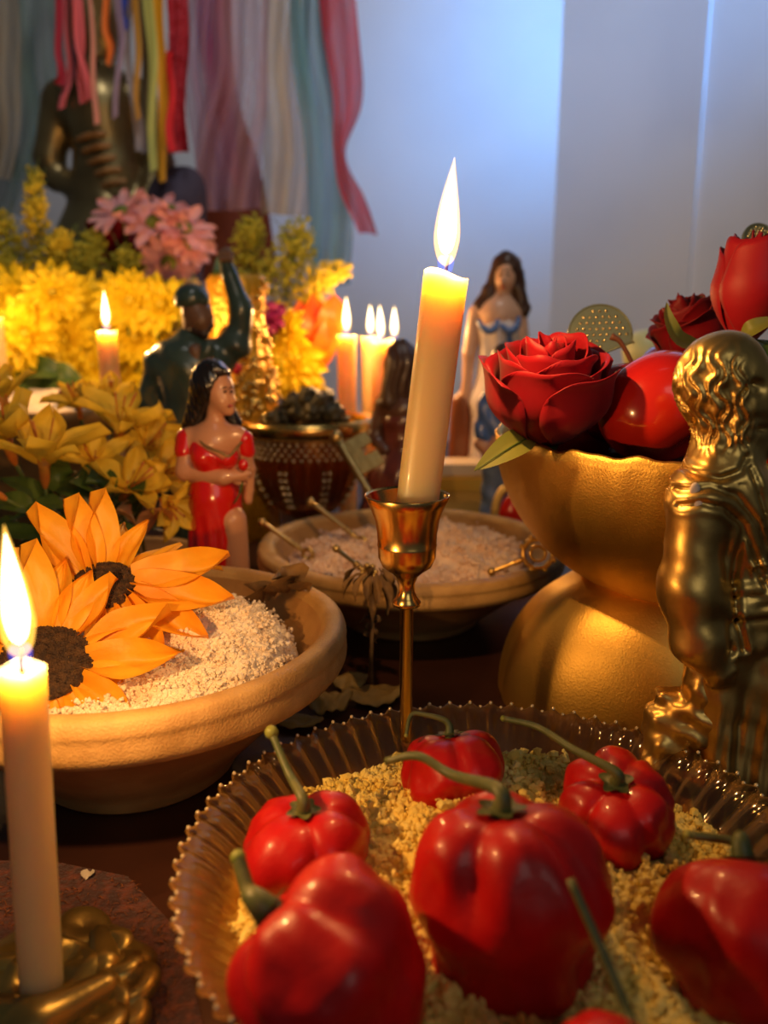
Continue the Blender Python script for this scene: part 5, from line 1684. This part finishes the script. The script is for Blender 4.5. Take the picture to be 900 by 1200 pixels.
# goldenrod / feather plumes
def plume(label, pts, y, rad_px, n, material, seed, name='goldenrod_plume', group='feathery filler plumes'):
    rnd = np.random.default_rng(seed)
    n = int(n * 1.3)
    base = Yp(*pts[0], y)
    t_ = thing(name, label, 'flower', base, group)
    q = [Yp(px, py, y + 0.02 * sin(i * 2 + seed)) - base for i, (px, py) in enumerate(pts)]
    path = [Vector(v) for v in cr([tuple(v) for v in q], 30)]
    mk('stem', *tube(path, [.0018] * 30, 6), m_stalk, t_)
    sx = y / 1000
    ii = rnd.integers(6, 30, n)
    C_ = np.array([tuple(path[i]) for i in ii])
    taper = (1.15 - ii / 30.0)[:, None] * 0.8 + .25
    dirs = rnd.normal(0, 1, (n, 3))
    dirs /= np.linalg.norm(dirs, axis=1)[:, None]
    C_ = C_ + dirs * rad_px * 1.35 * sx * taper * rnd.uniform(0.1, 1, (n, 1)) ** .6
    V, F = crumbs(C_, rnd.uniform(.8, 2.2, n) * .0014)
    stuff(mk('florets', V, F, material, t_))
    parts = []
    for i in range(26):
        k = rnd.integers(4, 28)
        d_ = Vector(rnd.normal(0, 1, 3)).normalized() * rad_px * sx * 0.9
        parts.append(tube([path[k], path[k] + d_ * .5 + Vector((0, 0, .004)), path[k] + d_ + Vector((0, 0, .012))], [.0009, .0007, .0004], 4))
    stuff(mk('twigs', *join(*parts), m_stalk, t_))


plume('tall yellow goldenrod plume rising at the left of the flowers', [(48, 330), (45, 280), (42, 235), (40, 202)], 1.12, 16, 420, m_fill, 1)
plume('yellow-green goldenrod plume at the left edge, upper', [(30, 340), (18, 310), (8, 280), (2, 255)], 1.14, 22, 420, m_fill, 2)
plume('goldenrod plume leaning towards the pink daisies', [(70, 340), (90, 315), (102, 295), (112, 278)], 1.12, 24, 420, m_fillgreen, 3)
plume('goldenrod plume filling the gap below the tall one', [(50, 345), (58, 320), (66, 300), (72, 278)], 1.10, 26, 450, m_fill, 4)
plume('low goldenrod plume at the left edge above the chrysanthemums', [(20, 350), (14, 335), (8, 322), (4, 308)], 1.08, 22, 350, m_fill, 10)
plume('dim green filler plume behind the green statue cap', [(150, 345), (150, 330), (146, 315), (148, 300)], 1.12, 26, 350, m_fillgreen, 11)
plume('feathery green plume right of the pink daisies', [(300, 370), (292, 330), (290, 290), (296, 262)], 1.16, 26, 520, m_fillgreen, 5)
plume('broad feathery yellow-green plume below the cream veil', [(330, 380), (336, 340), (342, 305), (350, 270)], 1.14, 34, 800, m_fillgreen, 6)
plume('arching feathery plume reaching towards the back candles', [(345, 385), (362, 350), (378, 325), (402, 316)], 1.12, 20, 420, m_fill, 7)
plume('pale baby-breath spray under the pink daisies', [(215, 372), (218, 358), (222, 345), (226, 332)], 1.10, 18, 200, mat('cream_floret', (0.62, 0.46, 0.20), 0.7), 8, 'babys_breath_spray')
plume('creamy baby-breath spray beside the chrysanthemums', [(200, 400), (202, 385), (204, 372), (206, 360)], 1.06, 16, 120, mat('cream_floret', (0.62, 0.46, 0.20), 0.7), 9, 'babys_breath_spray')

# orange heliconia-like bracts
hl = thing('orange_flower', 'red-orange lily bloom between yellow flowers and back candles', 'flower', Yp(368, 420, 1.08))
hl0 = hl.location
for a, b, c_, wd, mm in (((366, 425), (372, 385), (366, 345), .040, m_orange), ((362, 430), (388, 375), (392, 345), .034, m_orange), ((366, 440), (382, 400), (398, 360), .030, m_orange), ((360, 420), (356, 380), (350, 352), .030, m_orange)):
    leaf('petal', [Yp(*a, 1.08) - hl0, Yp(*b, 1.06) - hl0, Yp(*c_, 1.07) - hl0], wd, mm, hl, .2, up=(0.2, -1, 0.1))
mk('stem', *tube([(0, 0, 0), (0, .01, -.1), (-.02, .02, -.17)], [.003, .003, .003], 6), m_stalk, hl)

# large leaves under the chrysanthemums
for i, (a, b, c_, wd, lab) in enumerate((((20, 440), (45, 432), (85, 440), .03, 'dark leaf under the chrysanthemums at far left'), ((45, 455), (70, 442), (98, 446), .034, 'broad green leaf under the chrysanthemums left of the candle'), ((60, 470), (30, 450), (2, 452), .03, 'dark leaf at the left edge under the chrysanthemums'), ((245, 345), (262, 325), (256, 300), .026, 'dark green leaf behind the raised fist'))):
    o = leaf('leaf', [Yp(*a, .98), Yp(*b, .96), Yp(*c_, .97)], wd, m_leaf, None, .15, up=(0, -.8, .6))
    tag(o, lab, 'leaf', 'bouquet leaves')

# ================================================================== ALSTROEMERIAS (front left)
LILY = [mesh_of(*petal_mesh(1.0, 0.56 if i < 2 else 0.42, .4, dd, .62, 11, 12, .16, seed=i, point=True), m_yel2) for i, dd in enumerate((.30, .10, .42))]
bv = T(150, 640, 0.045)
lily_root = Vector((bv.x - .02, bv.y + 0.01, 0.03))


def lily(label, px, py, d, R_px, nrm, seed):
    c = P(px, py, d)
    R_ = R_px * d / 1000
    t_ = thing('alstroemeria', label, 'flower', c, 'yellow alstroemerias')
    rnd = random.Random(seed)
    M0 = frame(nrm, (rnd.uniform(-1, 1), rnd.uniform(-1, 1), rnd.uniform(-1, 1)))
    for i in range(6):
        el = rnd.uniform(38, 62) if i % 2 else rnd.uniform(30, 54)
        share('petal', LILY[(i % 2) * 2 if rnd.random() < .7 else 1], t_, M0 @ Matrix.Rotation(2 * PI * i / 6 + rnd.uniform(-.15, .15), 4, 'Z') @ Matrix.Translation((R_ * .06, 0, 0)) @ Matrix.Rotation(-math.radians(el), 4, 'Y') @ Matrix.Scale(R_ * rnd.uniform(.95, 1.25), 4))
    mk('throat', *lathe([(R_ * .04, -R_ * .45), (R_ * .09, -R_ * .3), (R_ * .10, -R_ * .05), (R_ * .17, R_ * .18), (R_ * .1, R_ * .1), (0, R_ * .02)], 14), m_lilybase, t_, M=M0)
    for i in range(4):
        a = rnd.uniform(0, 6.28)
        e_ = Vector((cos(a) * R_ * .22, sin(a) * R_ * .22, R_ * .85))
        mk('stamen', *tube([Vector((0, 0, R_ * .1)), e_ * .6, e_], [.0005, .0004, .0009], 5), m_lilybase, t_, M=M0)
    rt = lily_root + Vector((rnd.uniform(-.03, .03), rnd.uniform(-.02, .02), 0)) - c
    b_ = M0 @ Vector((0, 0, -R_ * .42))
    mk('stem', *tube([b_, b_ + (M0 @ Vector((0, 0, -R_))) * .5 + rt * .1, rt * .6 + Vector((0, .0, -.005)), rt], [.0016, .0015, .0017, .0018], 6, 14), m_stalk, t_)


for i, (px, py, d, R_, nn, lab) in enumerate((
        (8, 520, .60, 62, (-.2, -.2, .95), 'largest bloom at the left edge, striped petals upright'),
        (52, 545, .58, 64, (.1, -.1, 1), 'upright trumpet with an orange throat, second from left'),
        (140, 505, .66, 58, (.25, -.2, .9), 'bloom right below the far left candle'),
        (170, 525, .66, 46, (.7, -.3, .6), 'bloom opening to the right towards the green statue'),
        (110, 545, .62, 44, (.2, -.6, .7), 'pale bloom in the middle of the cluster facing the camera'),
        (150, 575, .60, 50, (.55, -.4, .6), 'drooping bloom left of the red-dress figurine, lower'),
        (185, 555, .63, 44, (.8, -.4, .3), 'rightmost bloom next to the red-dress figurine'),
        (92, 478, .72, 36, (0, -.3, .9), 'small bloom behind the candle foot, left'),
        (5, 470, .66, 44, (-.3, -.2, .9), 'bloom cut by the left edge, highest'),
        (130, 470, .74, 34, (.1, -.3, .9), 'small bloom directly at the foot of the far left candle'),
        (195, 590, .60, 36, (.6, -.6, -.2), 'fading orange-brown bloom hanging over the small clay bowl'),
        (-10, 575, .57, 46, (-.6, -.4, .6), 'bloom mostly outside the left edge'))):
    lily('yellow alstroemeria, ' + lab, px, py, d, R_, nn, 70 + i)
# foliage
fol = [((95, 600), (60, 590), (10, 610)), ((120, 600), (70, 618), (20, 640)), ((130, 610), (95, 575), (60, 570)), ((90, 615), (40, 575), (0, 560)), ((140, 610), (150, 590), (148, 555)), ((110, 600), (120, 570), (112, 545)), ((70, 625), (30, 625), (-20, 615)), ((120, 620), (80, 632), (40, 625)), ((100, 590), (70, 560), (75, 535)), ((150, 620), (172, 612), (195, 622)), ((60, 610), (20, 590), (-20, 590)), ((130, 590), (100, 560), (85, 560)), ((160, 600), (158, 580), (170, 560)), ((80, 600), (50, 600), (20, 570)), ((40, 640), (10, 620), (-20, 640)), ((110, 630), (140, 622), (170, 628))]
words_ = ['lowest left', 'low, behind the front sunflower', 'rising in the middle', 'long, crossing the left edge', 'upright, beside the lower right bloom', 'upright, under the pale bloom', 'flat, at the left edge', 'flat, above the back sunflower', 'short, under the orange throat', 'over the small clay bowl', 'pointing left under the trumpet', 'small, behind the middle bloom', 'upright, near the red-dress figurine', 'curving left in the shade', 'corner one behind the left flame', 'resting on the small bowl rim']
for i, (a, b, c_) in enumerate(fol):
    dd = .585 + .006 * (i % 5)
    o = leaf('leaf', [P(*a, dd + .02), P(*b, dd), P(*c_, dd + .005)], .016 + .004 * (i % 3), m_leaf, None, .12, .45, up=(0, -.5, .8))
    tag(o, 'green alstroemeria leaf, ' + words_[i], 'leaf', 'alstroemeria foliage')
# wilted petals in the small clay bowl
for i, (a, b, c_, lab) in enumerate((((120, 612), (140, 600), (162, 622), 'peach wilted petal on the small clay bowl, left'), ((170, 628), (185, 600), (202, 612), 'peach wilted petal on the small clay bowl, right'))):
    o = leaf('wilted_petal', [P(*a, .60), P(*b, .59), P(*c_, .595)], .026, mat('peach_petal', (0.80, 0.42, 0.18), 0.6, transl=.2), None, .2, wavy=.1)
    tag(o, lab, 'petal')

# pale cloth and red berries behind the lilies
pc_ = Yp(60, 470, .92)
t_ = thing('offering_dish', 'pale meal dish with dark red trim behind the alstroemerias', 'dish', (pc_.x, .92, 0))
mk('dish_wall', *lathe([(0, 0), (.06, 0), (.07, .05), (.115, pc_.z - .01), (.118, pc_.z), (.105, pc_.z - .004), (.06, .07), (0, .065)], 48), m_clay, t_)
mk('contents', *lathe([(.112, pc_.z - .006), (.09, pc_.z + .004), (.05, pc_.z + .008), (0, pc_.z + .01)], 40, lambda a, j, r, z: (r, z + .003 * sin(9 * a + j * 3))), m_far_w, t_)
for i in range(7):
    px, py = 78 + i * 8.5 + random.uniform(-3, 3), 462 + random.uniform(-4, 6)
    mk('red_petal', *ball(Yp(px, py, .845) - t_.location, (.009, .006, .006), 10, 7), m_carn, t_)

# ================================================================== GOLD BEADED COLUMN
B = Yp(282, 470, .93)
B = Vector((B.x, .93, 0))
L = mapper(B)
gcx = thing('gold_beaded_idol', 'glittering yellow-gold beaded vessel behind the raised arm', 'ornament', B)
zt, zm, zb_ = L(0, 322).z, L(0, 395).z, L(0, 480).z
s = .93 / 1000
mk('lame_cloth', *lathe([(0, 0), (40 * s, 0), (42 * s, zb_), (34 * s, zm), (30 * s, zm + .02), (33 * s, zt - .006), (29 * s, zt), (0, zt - .004)], 64, lambda a, j, r, z: (r * (1 + .05 * sin(9 * a + j)), z)), m_lame, gcx)
n = 260
seq = []
for i in range(n):
    a = random.uniform(PI, 2 * PI)
    py = random.choice([random.uniform(402, 480), random.uniform(440, 490), random.uniform(330, 400)])
    if py < 400 and not (5.2 < a < 6.1):
        continue
    z = L(0, py).z
    rr = (34 + max(0, (py - 400) / 80) * 12) * s + .002
    seq.append((rr * cos(a), rr * sin(a), z))
seq = np.array(seq)
V, F = crumbs(seq, rng.uniform(.0016, .0042, len(seq)), .1)
stuff(mk('beads', V, F, m_sequin, gcx, smooth=True))
for dx in (-5.5, 5.5):
    mk('gem', *ball(L(272 + dx, 432, -.046), (6 * s, 4 * s, 7 * s), 14, 10), m_gem, gcx)
mk('pearl_drop', *ball(L(240, 384, -.036), (3.4 * s, 3.4 * s, 6 * s), 12, 10), m_pearl, gcx)

# ================================================================== FOOTED GLASS BOWL WITH ROCKS
B = Yp(360, 540, .90)
B = Vector((B.x, .90, 0))
L = mapper(B)
s = .90 / 1000
gbw = thing('glass_bowl', 'footed amber cut-glass bowl with a gilt rim holding dark rocks', 'bowl', B)
zr = L(0, 492).z
zn = L(0, 600).z
zs = lambda py: L(0, py).z
prof = [(0, zn), (26 * s, zn), (40 * s, zs(590)), (54 * s, zs(570)), (63 * s, zs(545)), (66 * s, zs(525)), (66 * s, zs(512)), (74 * s, zs(503)), (76 * s, zr)]
prof = [tuple(p) for p in cr(prof, 30)]


def facet2(a, j, r, z):
    k = 1 if zs(590) < z < zs(535) else 0
    return r * (1 + .025 * k * cos(30 * a)), z


mk('cut_glass', *lathe(prof, 240, facet2), m_amber, gbw)
mk('gilt_rim', *lathe([(71 * s, zs(508)), (78 * s, zs(504)), (79 * s, zs(496)), (77 * s, zs(488)), (70 * s, zs(490)), (67 * s, zs(497))], 72, lambda a, j, r, z: (r * (1 + .006 * sin(40 * a)), z)), m_brass, gbw)
mk('foot', *lathe([(0, 0), (36 * s, 0), (36 * s, .003), (14 * s, .010), (8 * s, .02), (9 * s, zn * .6), (22 * s, zn), (0, zn)], 40), m_amber, gbw)
studs = []
for row, py in enumerate((513, 518.5, 524, 529.5)):
    for i in range(46):
        a = 2 * PI * (i + .5 * (row % 2)) / 46
        studs.append((67.2 * s * cos(a), 67.2 * s * sin(a), zs(py)))
for col in range(8):
    a0 = 2 * PI * col / 8 + 5.15
    for k_ in range(6):
        for h_ in (-.05, .05):
            py = 545 + k_ * 8
            rr = (65 - (max(0, py - 548) ** 1.35) * .14) * s
            studs.append((rr * cos(a0 + h_), rr * sin(a0 + h_), zs(py)))
V, F = crumbs(np.array(studs), np.full(len(studs), .0021), .05)
stuff(mk('studs', V, F, m_bead, gbw, smooth=True))
mk('dark_fill', *lathe([(0, zs(590)), (36 * s, zs(586)), (58 * s, zs(545)), (62 * s, zs(500)), (0, zs(496))], 40), mat('amber_honey', (0.26, 0.09, 0.022), 0.4), gbw)
rocks = [(335, 488, 15), (352, 478, 17), (372, 476, 17), (390, 484, 14), (362, 466, 12), (345, 470, 11), (400, 492, 9), (322, 490, 9), (380, 466, 11), (368, 486, 15)]
rw = ['left', 'centre left', 'centre right', 'right', 'topmost', 'upper left', 'far right small', 'far left small', 'upper right', 'front']
for i, (px, py, r_) in enumerate(rocks):
    c = L(px, py, random.uniform(-.02, .01)) + B
    sd = i * 3.1
    V, F = ball((0, 0, 0), 1, 22, 16)
    V = [tuple(Vector(v) * (r_ * s * (1 + .45 * mnoise.noise(Vector(v) * 1.6 + Vector((sd, 0, 0))) + .25 * mnoise.noise(Vector(v) * 4 + Vector((sd, 2, 0)))))) for v in V]
    o = mk('rock', V, F, m_rock, loc=c)
    tag(o, 'dark glittering rock in the amber glass bowl, ' + rw[i], 'rock', 'rocks in the glass bowl')
print('objects', len(bpy.data.objects))
